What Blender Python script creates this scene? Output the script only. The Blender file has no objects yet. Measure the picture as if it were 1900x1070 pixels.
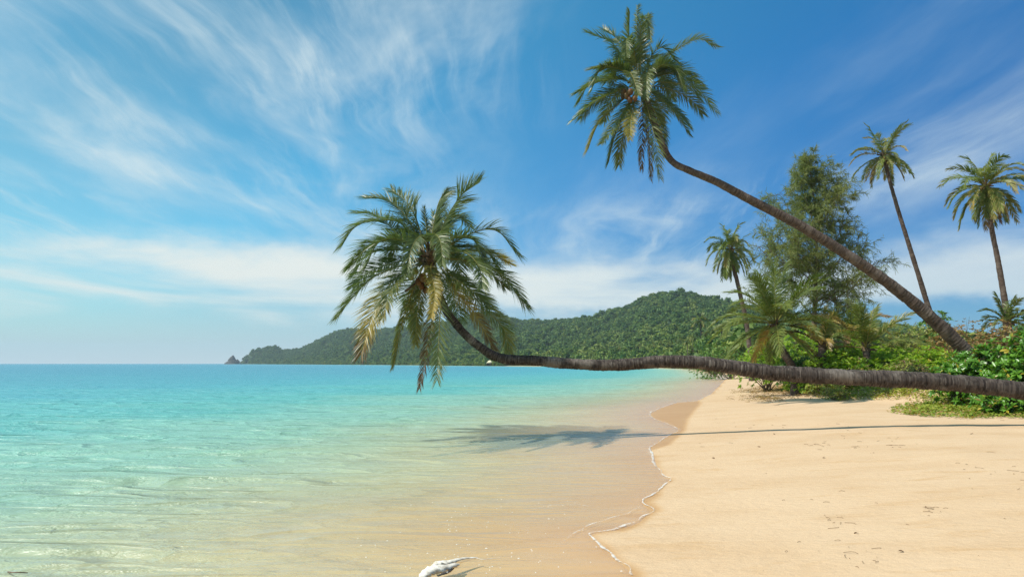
import bpy, math, random
import numpy as np
from mathutils import Vector, Matrix, noise as mnoise

SC = bpy.context.scene
COL = SC.collection
random.seed(11)
RNG = np.random.default_rng(11)
R = math.radians

# ------------------------------------------------------------------ camera
HC, FPX, TILT = 1.7, 1267.0, math.atan(139.0 / 1267.0)
cam = bpy.data.cameras.new('camera'); cam_o = bpy.data.objects.new('camera', cam)
COL.objects.link(cam_o); SC.camera = cam_o
cam.sensor_width = 36.0; cam.lens = 36.0 * FPX / 1900.0
cam_o.location = (0, 0, HC); cam_o.rotation_euler = (R(90) + TILT, 0, 0)
cam.clip_start = 0.1; cam.clip_end = 20000

# ------------------------------------------------------------------ sky, sun, exposure
SUN = Vector((-0.71, -0.20, 1.0)).normalized()
world = bpy.data.worlds.new('World'); SC.world = world; world.use_nodes = True


class N:
    """small node-tree builder"""
    def __init__(s, tree): s.t = tree
    def new(s, typ, ins=None, **kw):
        n = s.t.nodes.new(typ)
        for k, v in kw.items(): setattr(n, k, v)
        for k, v in (ins or {}).items():
            if isinstance(v, bpy.types.NodeSocket): s.t.links.new(v, n.inputs[k])
            else: n.inputs[k].default_value = v
        return n
    def m(s, op, a, b=None, c=None, clamp=False):
        n = s.new('ShaderNodeMath', operation=op, use_clamp=clamp)
        for i, v in enumerate((a, b, c)):
            if v is None: continue
            if isinstance(v, bpy.types.NodeSocket): s.t.links.new(v, n.inputs[i])
            else: n.inputs[i].default_value = v
        return n.outputs[0]
    def vm(s, op, a, b=None, out=0):
        n = s.new('ShaderNodeVectorMath', operation=op)
        for i, v in enumerate((a, b)):
            if v is None: continue
            if isinstance(v, bpy.types.NodeSocket): s.t.links.new(v, n.inputs[i])
            else: n.inputs[i].default_value = v
        return n.outputs[out]
    def ss(s, v, lo, hi, a=0.0, b=1.0):
        n = s.new('ShaderNodeMapRange', {0: v, 1: lo, 2: hi, 3: a, 4: b}, interpolation_type='SMOOTHSTEP')
        return n.outputs[0]
    def lin(s, v, lo, hi, a=0.0, b=1.0):
        n = s.new('ShaderNodeMapRange', {0: v, 1: lo, 2: hi, 3: a, 4: b})
        return n.outputs[0]
    def mix(s, f, a, b, blend='MIX'):
        n = s.new('ShaderNodeMix', data_type='RGBA', blend_type=blend)
        for i, v in ((0, f), (6, a), (7, b)):
            if isinstance(v, bpy.types.NodeSocket): s.t.links.new(v, n.inputs[i])
            elif i == 0: n.inputs[i].default_value = v
            else: n.inputs[i].default_value = (*v, 1) if len(v) == 3 else v
        return n.outputs[2]
    def noise(s, vec, scale, detail=4, rough=0.5, dist=0.0, dim='3D', col=False):
        n = s.new('ShaderNodeTexNoise', {'Scale': scale, 'Detail': detail, 'Roughness': rough, 'Distortion': dist}, noise_dimensions=dim)
        if vec is not None: s.t.links.new(vec, n.inputs['Vector'])
        return n.outputs[1 if col else 0]
    def ramp(s, f, stops):
        n = s.new('ShaderNodeValToRGB', {0: f})
        el = n.color_ramp.elements
        while len(el) < len(stops): el.new(0.5)
        for e, (p, c) in zip(el, stops): e.position = p; e.color = (*c, 1)
        return n.outputs[0]
    def attr(s, name, typ='GEOMETRY'):
        return s.new('ShaderNodeAttribute', attribute_name=name, attribute_type=typ)
    def mapping(s, vec, scale=(1, 1, 1), rot=(0, 0, 0), loc=(0, 0, 0)):
        return s.new('ShaderNodeMapping', {'Vector': vec, 'Scale': scale, 'Rotation': rot, 'Location': loc}).outputs[0]


def build_world():
    n = N(world.node_tree)
    bg = world.node_tree.nodes['Background']; bg.inputs[1].default_value = 0.092
    sky = n.new('ShaderNodeTexSky', sky_type='NISHITA', sun_disc=False)
    sky.sun_elevation = math.asin(SUN.z); sky.sun_rotation = math.atan2(SUN.x, SUN.y)
    d = n.vm('NORMALIZE', n.new('ShaderNodeTexCoord').outputs['Generated'])
    sep = n.new('ShaderNodeSeparateXYZ', {0: d})
    dx, dy, dz = sep.outputs
    z = n.m('MAXIMUM', dz, 0.0)
    dot = n.vm('DOT_PRODUCT', d, tuple(SUN), out=1)
    # the grade of the air: clear deep blue away from the sun, pale cyan glare towards it
    tint = n.ramp(n.lin(dot, -0.5, 0.5), [(0.0, (.018, .40, .90)), (0.26, (.025, .48, .96)), (0.45, (.06, .75, 1.24)),
                                          (0.72, (.27, 1.22, 1.42)), (0.92, (.50, 1.22, 1.22))])
    c = n.mix(1.0, sky.outputs[0], tint, 'MULTIPLY')
    # moist air low over the sea
    hz = n.m('POWER', 2.718, n.m('MULTIPLY', z, -10.5))
    low = n.mix(n.ss(dot, -0.42, 0.05), (1.9, 4.2, 6.0), (5.9, 6.9, 7.1))
    c = n.mix(hz, c, low)
    # cirrus sheet, projected on a plane high above
    k = n.m('DIVIDE', 1.0, n.m('ADD', z, 0.10))
    px, py = n.m('MULTIPLY', dx, k), n.m('MULTIPLY', dy, k)
    p = n.new('ShaderNodeCombineXYZ', {0: px, 1: py, 2: 0.0}).outputs[0]
    warp = n.vm('SCALE', n.vm('SUBTRACT', n.noise(p, 0.9, 3, col=True), (.5, .5, .5)))
    warp.node.inputs['Scale'].default_value = 0.42
    q = n.vm('ADD', p, warp)
    cover = n.ss(n.noise(n.mapping(p, (0.75, 0.45, 1), loc=(12.4, 7.7, 0)), 1.0, 3, 0.5), 0.34, 0.62)
    fib = n.noise(n.mapping(q, (5.0, 0.75, 1), rot=(0, 0, R(8)), loc=(12.4, 7.7, 0)), 1.0, 8, 0.62, 0.4)
    soft = n.noise(n.mapping(q, (1.3, 0.55, 1), loc=(12.4, 7.7, 0)), 1.0, 6, 0.58, 0.3)
    cir = n.m('MULTIPLY', n.ss(fib, 0.44, 0.74), cover)
    cir = n.m('ADD', n.m('MULTIPLY', cir, 0.45), n.m('MULTIPLY', n.m('MULTIPLY', n.ss(soft, 0.42, 0.74), n.m('ADD', cover, 0.25)), 0.72))
    cir = n.m('MULTIPLY', cir, n.ss(z, 0.03, 0.2))
    cir = n.m('MULTIPLY', cir, n.ss(dot, -0.5, 0.3, 0.50, 0.95), clamp=True)
    c = n.mix(n.m('MULTIPLY', cir, 1.3, clamp=True), c, (6.2, 7.3, 7.6))
    # long low bank of thin stratus above the sea
    az = n.m('ARCTAN2', dx, dy)
    b = n.new('ShaderNodeCombineXYZ', {0: n.m('MULTIPLY', az, 2.4), 1: n.m('MULTIPLY', dz, 15.0), 2: 7.3}).outputs[0]
    bn = n.noise(b, 1.0, 7, 0.55, 0.35)
    edge = n.m('MULTIPLY', n.m('SUBTRACT', n.noise(n.mapping(b, (1.6, 0.5, 1)), 1.0, 6, 0.6), 0.5), 0.13)
    ze = n.m('ADD', z, edge)
    bank = n.m('MULTIPLY', n.ss(ze, 0.055, 0.085), n.ss(ze, 0.115, 0.165, 1.0, 0.0))
    bank = n.m('MULTIPLY', bank, n.ss(bn, 0.26, 0.56))
    bank = n.m('MULTIPLY', bank, n.ss(dot, -0.5, 0.1, 0.62, 1.0), clamp=True)
    c = n.mix(bank, c, (7.3, 7.8, 7.5))
    world.node_tree.links.new(c, bg.inputs[0])


build_world()
sun = bpy.data.lights.new('sun', 'SUN'); sun.energy = 4.7; sun.angle = R(0.53); sun.color = (1.0, 0.94, 0.84)
sun_o = bpy.data.objects.new('sun', sun); COL.objects.link(sun_o)
sun_o.rotation_euler = SUN.to_track_quat('Z', 'Y').to_euler(); sun_o.location = (-30, -10, 60)
vs = SC.view_settings
vs.view_transform = 'Standard'; vs.look = 'None'; vs.exposure = 0.3; vs.gamma = 1.0; vs.use_curve_mapping = False
SC.cycles.max_bounces = 8; SC.cycles.transparent_max_bounces = 12
SC.cycles.diffuse_bounces = 3; SC.cycles.glossy_bounces = 2; SC.cycles.volume_bounces = 0
SC.cycles.caustics_reflective = False; SC.cycles.caustics_refractive = False
SC.cycles.use_denoising = True; SC.cycles.denoising_prefilter = 'NONE'


# ------------------------------------------------------------------ helpers
def ray(px, py):
    u, v = (px - 950.0) / FPX, (535.0 - py) / FPX
    return Vector((u, math.cos(TILT) - v * math.sin(TILT), math.sin(TILT) + v * math.cos(TILT)))


def W(px, py, D):
    """the point at distance D (along +Y) seen at a place of the photograph"""
    r = ray(px, py); k = D / r.y
    return Vector((r.x * k, D, HC + r.z * k))


def W0(px, py, z=0.0):
    r = ray(px, py); k = (z - HC) / r.z
    return (r.x * k, r.y * k)


def tag(o, label=None, cat=None, group=None, kind=None):
    if label: o['label'] = label
    if cat: o['category'] = cat
    if group: o['group'] = group
    if kind: o['kind'] = kind
    return o


def mesh(name, verts, faces, mats, attrs=None, smooth=False, uv=None):
    """verts (n,3); faces: list of index arrays (each of equal width)"""
    me = bpy.data.meshes.new(name)
    verts = np.asarray(verts, dtype=np.float32).reshape(-1, 3)
    if not isinstance(faces, (list, tuple)): faces = [faces]
    faces = [np.asarray(f, dtype=np.int32) for f in faces if len(f)]
    tot = np.concatenate([np.full(len(f), f.shape[1], dtype=np.int32) for f in faces])
    loops = np.concatenate([f.ravel() for f in faces])
    me.vertices.add(len(verts)); me.vertices.foreach_set('co', verts.ravel())
    me.loops.add(len(loops)); me.loops.foreach_set('vertex_index', loops)
    me.polygons.add(len(tot))
    me.polygons.foreach_set('loop_start', np.concatenate([[0], np.cumsum(tot)[:-1]]).astype(np.int32))
    me.polygons.foreach_set('loop_total', tot)
    if smooth: me.polygons.foreach_set('use_smooth', np.ones(len(tot), dtype=bool))
    for k, a in (attrs or {}).items():
        at = me.attributes.new(k, 'FLOAT', 'POINT'); at.data.foreach_set('value', np.asarray(a, dtype=np.float32))
    if uv is not None:
        ul = me.uv_layers.new(name='UVMap'); ul.data.foreach_set('uv', np.asarray(uv, dtype=np.float32)[loops].ravel())
    for m in (mats if isinstance(mats, (list, tuple)) else [mats]): me.materials.append(m)
    me.update(); me.validate()
    return me


def obj(name, me, parent=None, loc=(0, 0, 0)):
    o = bpy.data.objects.new(name, me); COL.objects.link(o); o.location = loc
    if parent is not None: o.parent = parent
    return o


def root(name, loc, label, cat, group=None):
    o = bpy.data.objects.new(name, None); COL.objects.link(o); o.location = loc; o.empty_display_size = 0.3
    return tag(o, label, cat, group)


def copy_tree(o, loc, rz, s, label=None):
    r = o.copy(); COL.objects.link(r); r.location = loc; r.rotation_euler = (0, 0, rz); r.scale = (s, s, s)
    if label: r['label'] = label
    for ch in list(o.children):
        c = ch.copy(); COL.objects.link(c); c.parent = r
    return r


class MB:
    """collects vertex and quad blocks"""
    def __init__(s): s.v, s.f, s.a, s.n = [], [], {}, 0
    def add(s, v, f, **a):
        v = np.asarray(v, dtype=np.float64).reshape(-1, 3)
        s.v.append(v); s.f.append(np.asarray(f) + s.n); s.n += len(v)
        for k, x in a.items(): s.a.setdefault(k, []).append(np.broadcast_to(np.asarray(x, dtype=np.float64), (len(v),)))
    def mesh(s, name, mats, smooth=False):
        w = {}
        for f in s.f: w.setdefault(f.shape[1], []).append(f)
        return mesh(name, np.concatenate(s.v), [np.concatenate(f) for f in w.values()], mats, {k: np.concatenate(x) for k, x in s.a.items()}, smooth)


def catmull(P, m):
    P = np.asarray([tuple(p) for p in P], dtype=float)
    Q = np.vstack([2 * P[0] - P[1], P, 2 * P[-1] - P[-2]])
    seg = len(P) - 1
    t = np.linspace(0, seg, m); i = np.minimum(t.astype(int), seg - 1); u = (t - i)[:, None]
    a, b, c, d = Q[i], Q[i + 1], Q[i + 2], Q[i + 3]
    return 0.5 * (2 * b + (c - a) * u + (2 * a - 5 * b + 4 * c - d) * u ** 2 + (3 * b - a - 3 * c + d) * u ** 3)


def even(P, m, dense=400):
    """resample a curve at equal steps of length"""
    C = catmull(P, dense) if len(P) > 2 else np.linspace(np.array(tuple(P[0])), np.array(tuple(P[1])), dense)
    L = np.concatenate([[0], np.cumsum(np.linalg.norm(np.diff(C, axis=0), axis=1))])
    s = np.linspace(0, L[-1], m)
    return np.stack([np.interp(s, L, C[:, k]) for k in range(C.shape[1])], 1), L[-1]


def unit(a): return a / np.maximum(np.linalg.norm(a, axis=-1, keepdims=True), 1e-9)


def tube(C, rad, ns=8, cap=True, ref=(0, 0, 1)):
    """tube along points C (m,3) with radii rad (m,) or (m,ns)"""
    C = np.asarray(C, dtype=float); m = len(C)
    T = unit(np.gradient(C, axis=0))
    A = np.zeros_like(T); a = unit(np.cross(np.asarray(ref, float), T[0]))
    if np.linalg.norm(a) < 0.5: a = unit(np.cross((1.0, 0.2, 0), T[0]))
    for i in range(m):
        a = unit(a - T[i] * np.dot(a, T[i])); A[i] = a
    B = np.cross(T, A)
    th = np.linspace(0, 2 * np.pi, ns, endpoint=False)
    rad = np.asarray(rad, float)
    if rad.ndim == 1: rad = np.repeat(rad[:, None], ns, 1)
    V = C[:, None] + rad[..., None] * (A[:, None] * np.cos(th)[None, :, None] + B[:, None] * np.sin(th)[None, :, None])
    V = V.reshape(-1, 3)
    i = np.arange(m - 1)[:, None] * ns; j = np.arange(ns)[None]; j2 = (j + 1) % ns
    F = np.stack([i + j, i + j2, i + ns + j2, i + ns + j], -1).reshape(-1, 4)
    return V, F


def hnoise(x, y, s, seed=0.0):
    """cheap smooth value noise on arrays"""
    x = np.asarray(x) * s + seed * 17.31; y = np.asarray(y) * s - seed * 9.77
    xi, yi = np.floor(x), np.floor(y); fx, fy = x - xi, y - yi
    fx, fy = fx * fx * (3 - 2 * fx), fy * fy * (3 - 2 * fy)
    def h(a, b):
        v = np.sin(a * 127.1 + b * 311.7 + seed * 74.7) * 43758.5453
        return v - np.floor(v)
    return (h(xi, yi) * (1 - fx) + h(xi + 1, yi) * fx) * (1 - fy) + (h(xi, yi + 1) * (1 - fx) + h(xi + 1, yi + 1) * fx) * fy - 0.5


def sst(x, a, b):
    t = np.clip((np.asarray(x, float) - a) / (b - a), 0, 1); return t * t * (3 - 2 * t)


def seg_dist(x, y, poly):
    """distance of points to an open polyline"""
    x = np.asarray(x, float); y = np.asarray(y, float); best = np.full(x.shape, 1e18)
    for (ax, ay), (bx, by) in zip(poly[:-1], poly[1:]):
        ux, uy = bx - ax, by - ay; l2 = ux * ux + uy * uy + 1e-12
        t = np.clip(((x - ax) * ux + (y - ay) * uy) / l2, 0, 1)
        best = np.minimum(best, (x - ax - t * ux) ** 2 + (y - ay - t * uy) ** 2)
    return np.sqrt(best)


def inside(x, y, poly):
    x = np.asarray(x, float); y = np.asarray(y, float); c = np.zeros(x.shape, bool)
    n = len(poly)
    for i in range(n):
        ax, ay = poly[i]; bx, by = poly[(i + 1) % n]
        if ay == by: continue
        k = ((ay > y) != (by > y)) & (x < (bx - ax) * (y - ay) / (by - ay) + ax)
        c ^= k
    return c


# ------------------------------------------------------------------ coast line and ground height
SHORE_PX = [(1171, 1068), (1163, 1054), (1141, 1036), (1121, 1018), (1100, 1000), (1092, 990), (1120, 986), (1145, 983), (1185, 970),
            (1194, 961), (1207, 947), (1193, 937), (1189, 929), (1213, 917), (1233, 899), (1243, 889), (1229, 881), (1219, 865),
            (1211, 841), (1207, 829), (1225, 817), (1245, 805), (1260, 797), (1241, 787), (1214, 777), (1206, 768), (1225, 757),
            (1260, 746), (1292, 744), (1320, 730), (1334, 716), (1346, 704), (1362, 696)]
SHORE_NEAR = [W0(*p) for p in SHORE_PX]
SHORE = [(-60, -4000), (-14, -300), (-2.5, -30), (-0.3, -4), (0.55, 1.5), (0.85, 4.0)] + SHORE_NEAR + [
    (41, 140), (54, 196), (58, 260), (48, 330), (22, 395), (0, 430), (-40, 520), (-82, 640), (-150, 790), (-297, 1080), (-480, 1420), (-650, 1700), (-668, 1745)]
LAND = SHORE + [(-640, 1800), (-200, 2200), (1500, 3000), (6000, 3000), (6000, -4000)]
VEG = [(34, 112), (24.2, 64), (16.7, 43), (13.1, 30), (13.6, 25), (14.1, 18.5), (17, 14.5), (21, 9), (26, -30), (60, -400)]
VEGLAND = VEG + [(6000, -400), (6000, 112)]


def sdist(x, y):
    d = seg_dist(x, y, SHORE)
    return np.where(inside(x, y, LAND), d, -d)


def height(x, y, d=None):
    x = np.asarray(x, float); y = np.asarray(y, float)
    if d is None: d = sdist(x, y)
    up = np.where(d > 0, 0.055 * np.minimum(d, 5) + 0.02 * np.clip(d - 5, 0, 9), 0)
    dn = -np.where(d < 0, 0.06 * np.minimum(-d, 3) + 0.085 * np.clip(-d - 3, 0, 60) + 0.02 * np.clip(-d - 63, 0, 400), 0)
    v = seg_dist(x, y, VEG); v = np.where(inside(x, y, VEGLAND), v, -v)
    berm = 0.80 * sst(v, -0.6, 3.0) + 0.5 * sst(v, 4, 25)
    rip = (hnoise(x, y, 0.35, 1) * 0.07 + hnoise(x, y, 0.9, 2) * 0.03) * sst(np.abs(d), 0.3, 4.0) + hnoise(x, y, 2.6, 3) * 0.012 * sst(d, 0.3, 3)
    rip = rip * np.where(np.hypot(x, y) < 140, 1, 0)
    return up + dn + berm * (d > 0) + rip


HG_X, HG_Y = np.arange(-12.0, 36.0, 0.2), np.arange(3.0, 130.0, 0.25)
HG = height(*np.meshgrid(HG_X, HG_Y))


def height1(x, y):
    i, j = (x + 12.0) / 0.2, (y - 3.0) / 0.25
    if not (0 <= i < len(HG_X) - 1 and 0 <= j < len(HG_Y) - 1): return float(height(np.array([x]), np.array([y]))[0])
    a, b = int(i), int(j); u, v = i - a, j - b
    return float((HG[b, a] * (1 - u) + HG[b, a + 1] * u) * (1 - v) + (HG[b + 1, a] * (1 - u) + HG[b + 1, a + 1] * u) * v)


def ground(px, py):
    """where the ray through a place of the photograph first meets the ground"""
    r = ray(px, py); k = 3.0
    while k < 128 and HC + r.z * k > height1(r.x * k, r.y * k): k += 0.04 + 0.004 * k
    return r.x * k, r.y * k


# ------------------------------------------------------------------ materials
def mat(name):
    m = bpy.data.materials.new(name); m.use_nodes = True
    n = N(m.node_tree); b = m.node_tree.nodes['Principled BSDF']
    return m, n, b


def link(n, a, b): n.t.links.new(a, b)


def make_sand():
    m, n, b = mat('sand')
    g = n.new('ShaderNodeNewGeometry').outputs['Position']
    wet = n.attr('wet').outputs['Fac']
    flat = n.mapping(g, (1, 1, 0.01))
    a = n.noise(n.mapping(flat, (0.5, 0.9, 1)), 1.0, 6, 0.6)
    s = n.noise(n.mapping(flat, (0.7, 2.6, 1), rot=(0, 0, R(14))), 1.2, 7, 0.65, 0.6)
    fine = n.noise(flat, 90, 4, 0.7)
    c = n.mix(n.ss(a, 0.35, 0.7), (0.56, 0.402, 0.254), (0.515, 0.355, 0.212))
    c = n.mix(n.m('MULTIPLY', n.ss(s, 0.52, 0.74), 0.6), c, (0.44, 0.262, 0.115))
    c = n.mix(n.m('MULTIPLY', n.ss(fine, 0.45, 0.75), 0.22), c, (0.40, 0.24, 0.12))
    c = n.mix(wet, c, n.mix(1.0, c, (0.98, 0.845, 0.63), 'MULTIPLY'))
    c = n.mix(n.attr('damp').outputs['Fac'], c, n.mix(1.0, c, (0.84, 0.80, 0.74), 'MULTIPLY'))
    link(n, c, b.inputs['Base Color'])
    link(n, n.lin(wet, 0, 1, 0.95, 0.45), b.inputs['Roughness'])
    b.inputs['Specular IOR Level'].default_value = 0.25
    bn = n.m('ADD', n.m('MULTIPLY', n.noise(n.mapping(flat, (1, 1.7, 1)), 7, 6, 0.62), 0.05), n.m('MULTIPLY', fine, 0.004))
    bump = n.new('ShaderNodeBump', {'Height': bn, 'Distance': 1.0})
    link(n, n.lin(wet, 0, 1, 0.55, 0.1), bump.inputs['Strength'])
    link(n, bump.outputs[0], b.inputs['Normal'])
    return m


def make_sea():
    m, n, b = mat('sea_water'); n.t.nodes.remove(b)
    out = n.t.nodes['Material Output']
    g = n.new('ShaderNodeNewGeometry').outputs['Position']
    dep = n.attr('depth').outputs['Fac']
    big = n.noise(n.mapping(g, (0.05, 0.16, 1)), 1.0, 4, 0.6)
    depv = n.m('MULTIPLY', dep, n.lin(big, 0.3, 0.7, 0.75, 1.25))
    # colour scattered back by the water itself: green over pale sand, bluer when deep
    col = n.ramp(n.lin(depv, 0, 7.0), [(0.0, (0.80, 0.68, 0.42)), (0.032, (0.66, 0.76, 0.51)), (0.085, (0.33, 0.59, 0.45)), (0.19, (0.110, 0.39, 0.36)),
                                       (0.42, (0.068, 0.30, 0.345)), (1.0, (0.060, 0.235, 0.315))])
    murk = n.m('SUBTRACT', 1.0, n.m('POWER', 2.718, n.m('MULTIPLY', depv, -1.5)))
    tr = n.m('POWER', 2.718, n.m('MULTIPLY', dep, -0.45)); tg = n.m('POWER', 2.718, n.m('MULTIPLY', dep, -0.06)); tb = n.m('POWER', 2.718, n.m('MULTIPLY', dep, -0.10))
    tint = n.new('ShaderNodeCombineXYZ', {0: tr, 1: tg, 2: tb}).outputs[0]
    # ripples
    h1 = n.noise(n.mapping(g, (0.60, 2.0, 1), rot=(0, 0, R(-7))), 0.85, 2, 0.45, 0.5)
    h2 = n.noise(n.mapping(g, (0.9, 1.9, 1), rot=(0, 0, R(9))), 2.7, 4, 0.6, 0.4)
    h3 = n.noise(n.mapping(g, (0.05, 0.30, 1), rot=(0, 0, R(-4))), 1.5, 3, 0.5, 0.2)
    def crest(h): return n.m('POWER', n.m('SUBTRACT', 1.0, n.m('ABSOLUTE', n.m('MULTIPLY', n.m('SUBTRACT', h, 0.5), 2.6)), clamp=True), 1.6)
    h1, h2 = n.m('ADD', n.m('MULTIPLY', crest(h1), 0.42), n.m('MULTIPLY', h1, 0.45)), n.m('ADD', n.m('MULTIPLY', crest(h2), 0.5), n.m('MULTIPLY', h2, 0.4))
    hh = n.m('ADD', n.m('ADD', n.m('MULTIPLY', h1, 0.34), n.m('MULTIPLY', h2, 0.062)), n.m('MULTIPLY', h3, 0.45))
    bump = n.new('ShaderNodeBump', {'Height': hh, 'Distance': 1.0})
    link(n, n.ss(dep, 0.0, 0.30, 0.15, 0.95), bump.inputs['Strength'])
    body = n.new('ShaderNodeMixShader', {0: murk, 1: n.new('ShaderNodeBsdfTransparent', {0: tint}).outputs[0],
                                         2: n.new('ShaderNodeBsdfDiffuse', {0: col, 'Normal': bump.outputs[0]}).outputs[0]}).outputs[0]
    gl = n.new('ShaderNodeBsdfGlossy', {'Color': (0.9, 0.95, 1, 1), 'Roughness': 0.34, 'Normal': bump.outputs[0]}).outputs[0]
    fr = n.new('ShaderNodeFresnel', {'IOR': 1.33, 'Normal': bump.outputs[0]}).outputs[0]
    fr = n.m('DIVIDE', n.m('MULTIPLY', fr, 0.70), n.m('ADD', 1.0, n.m('MULTIPLY', fr, 0.9)))
    mx = n.new('ShaderNodeMixShader', {0: fr, 1: body, 2: gl}).outputs[0]
    link(n, mx, out.inputs['Surface'])
    return m


def make_foliage(name, g1, g2, dry=(0.26, 0.19, 0.05), brown=(0.15, 0.085, 0.04), trans=0.3, rough=0.5, spec=0.4):
    """leaf: two greens varied by a leaf's own number, going yellow then brown with the attribute dry"""
    m, n, b = mat(name)
    out = n.t.nodes['Material Output']
    tone = n.attr('tone').outputs['Fac']; dr = n.attr('dry').outputs['Fac']
    rnd = n.new('ShaderNodeObjectInfo').outputs['Random']
    t = n.m('ADD', n.m('MULTIPLY', tone, 0.75), n.m('MULTIPLY', rnd, 0.25))
    c = n.mix(t, g1, g2)
    c = n.mix(n.ss(dr, 0.15, 0.6), c, dry)
    c = n.mix(n.ss(dr, 0.65, 1.0), c, brown)
    link(n, c, b.inputs['Base Color']); b.inputs['Roughness'].default_value = rough
    b.inputs['Specular IOR Level'].default_value = spec
    tl = n.new('ShaderNodeBsdfTranslucent', {0: n.mix(1.0, c, (1.1, 1.25, 0.6), 'MULTIPLY')}).outputs[0]
    link(n, n.new('ShaderNodeMixShader', {0: trans, 1: b.outputs[0], 2: tl}).outputs[0], out.inputs['Surface'])
    return m


def make_bark(name, c1, c2, c3, streak=0.5):
    """palm bark with uv: u metres along the stem, v round it"""
    m, n, b = mat(name)
    uv = n.new('ShaderNodeUVMap', uv_map='UVMap').outputs[0]
    p = n.new('ShaderNodeTexCoord').outputs['Object']
    a = n.noise(n.mapping(uv, (14, 3.0, 1)), 1.0, 5, 0.65)
    f = n.noise(n.mapping(uv, (42, 2.5, 1)), 1.0, 4, 0.6)
    s = n.noise(p, 5.0, 5, 0.6)
    c = n.mix(n.ss(a, 0.3, 0.68), c1, c2)
    c = n.mix(n.m('MULTIPLY', n.ss(f, 0.52, 0.72), 0.8), c, c3)
    c = n.mix(n.m('MULTIPLY', n.ss(s, 0.45, 0.7), streak), c, c1)
    pt = n.noise(p, 1.7, 4, 0.6)
    c = n.mix(n.m('MULTIPLY', n.ss(pt, 0.50, 0.68), 0.55), c, c3)
    ring = n.attr('ring').outputs['Fac']
    c = n.mix(n.m('MULTIPLY', n.ss(ring, 0.0, 0.28, 1.0, 0.0), 0.75), c, c1)
    link(n, c, b.inputs['Base Color']); b.inputs['Roughness'].default_value = 0.9; b.inputs['Specular IOR Level'].default_value = 0.15
    bump = n.new('ShaderNodeBump', {'Height': n.m('ADD', a, f), 'Strength': 0.6, 'Distance': 0.02})
    link(n, bump.outputs[0], b.inputs['Normal'])
    return m


def make_simple(name, c1, c2, scale=8.0, rough=0.8, bump=0.3, spec=0.2):
    m, n, b = mat(name)
    p = n.new('ShaderNodeTexCoord').outputs['Object']
    a = n.noise(p, scale, 5, 0.6)
    link(n, n.mix(n.ss(a, 0.35, 0.68), c1, c2), b.inputs['Base Color'])
    b.inputs['Roughness'].default_value = rough; b.inputs['Specular IOR Level'].default_value = spec
    link(n, n.new('ShaderNodeBump', {'Height': a, 'Strength': bump, 'Distance': 0.3 / scale}).outputs[0], b.inputs['Normal'])
    return m


M = {}
M['sand'] = make_sand()
M['sea'] = make_sea()
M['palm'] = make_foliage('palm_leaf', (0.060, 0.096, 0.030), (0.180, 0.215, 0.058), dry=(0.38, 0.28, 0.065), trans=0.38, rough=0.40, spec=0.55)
M['palm2'] = make_foliage('palm_leaf_yellow_green', (0.088, 0.135, 0.028), (0.225, 0.26, 0.058), dry=(0.36, 0.25, 0.07), trans=0.3, rough=0.45, spec=0.4)  # lighter, yellower green than the first palm leaf
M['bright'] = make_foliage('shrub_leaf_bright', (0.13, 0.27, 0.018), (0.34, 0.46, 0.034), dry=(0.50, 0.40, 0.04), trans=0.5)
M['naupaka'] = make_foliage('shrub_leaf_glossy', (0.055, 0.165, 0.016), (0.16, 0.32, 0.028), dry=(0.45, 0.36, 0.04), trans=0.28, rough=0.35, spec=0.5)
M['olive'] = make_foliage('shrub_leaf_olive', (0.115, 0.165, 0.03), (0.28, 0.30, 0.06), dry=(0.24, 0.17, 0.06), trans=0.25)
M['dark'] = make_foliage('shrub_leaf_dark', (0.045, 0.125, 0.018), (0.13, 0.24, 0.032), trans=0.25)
M['vine'] = make_foliage('vine_leaf_dry', (0.13, 0.14, 0.03), (0.27, 0.19, 0.06), dry=(0.34, 0.17, 0.06), brown=(0.20, 0.10, 0.05), trans=0.25)
M['creeper'] = make_foliage('creeper_leaf', (0.13, 0.21, 0.02), (0.34, 0.34, 0.04), dry=(0.38, 0.25, 0.07), brown=(0.24, 0.13, 0.07), trans=0.25)
M['needle'] = make_foliage('casuarina_needle', (0.115, 0.15, 0.052), (0.25, 0.265, 0.09), trans=0.4, rough=0.6, spec=0.2)
M['forest'] = make_foliage('forest_leaf', (0.022, 0.078, 0.018), (0.170, 0.235, 0.050), trans=0.25, rough=0.6, spec=0.2)
M['bark_hero'] = make_bark('palm_bark_dark', (0.018, 0.014, 0.013), (0.095, 0.074, 0.063), (0.25, 0.215, 0.185))
M['bark'] = make_bark('palm_bark_brown', (0.045, 0.031, 0.026), (0.130, 0.094, 0.074), (0.22, 0.175, 0.145), 0.3)
M['wood'] = make_simple('twig_wood', (0.10, 0.07, 0.05), (0.20, 0.15, 0.11), 12)
M['fibre'] = make_simple('leaf_base_fibre', (0.045, 0.030, 0.020), (0.16, 0.11, 0.06), 18)
M['stalk'] = make_simple('frond_stalk', (0.20, 0.19, 0.06), (0.33, 0.27, 0.09), 9, 0.5)
M['nut'] = make_simple('coconut_husk', (0.09, 0.035, 0.018), (0.20, 0.10, 0.035), 5, 0.5)
M['nutg'] = make_simple('coconut_husk_green', (0.10, 0.12, 0.03), (0.22, 0.20, 0.05), 5, 0.5)
M['soil'] = make_simple('hill_ground', (0.020, 0.040, 0.012), (0.05, 0.065, 0.02), 0.05)
M['rock'] = make_simple('sea_rock', (0.035, 0.033, 0.035), (0.13, 0.115, 0.10), 0.22, 0.9, 0.6)
M['bleached'] = make_simple('bleached_wood', (0.50, 0.44, 0.36), (0.78, 0.74, 0.67), 22, 0.75)
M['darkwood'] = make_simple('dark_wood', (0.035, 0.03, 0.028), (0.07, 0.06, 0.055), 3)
M['roof'] = make_simple('pale_roof', (0.55, 0.50, 0.34), (0.68, 0.62, 0.45), 3)
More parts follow.
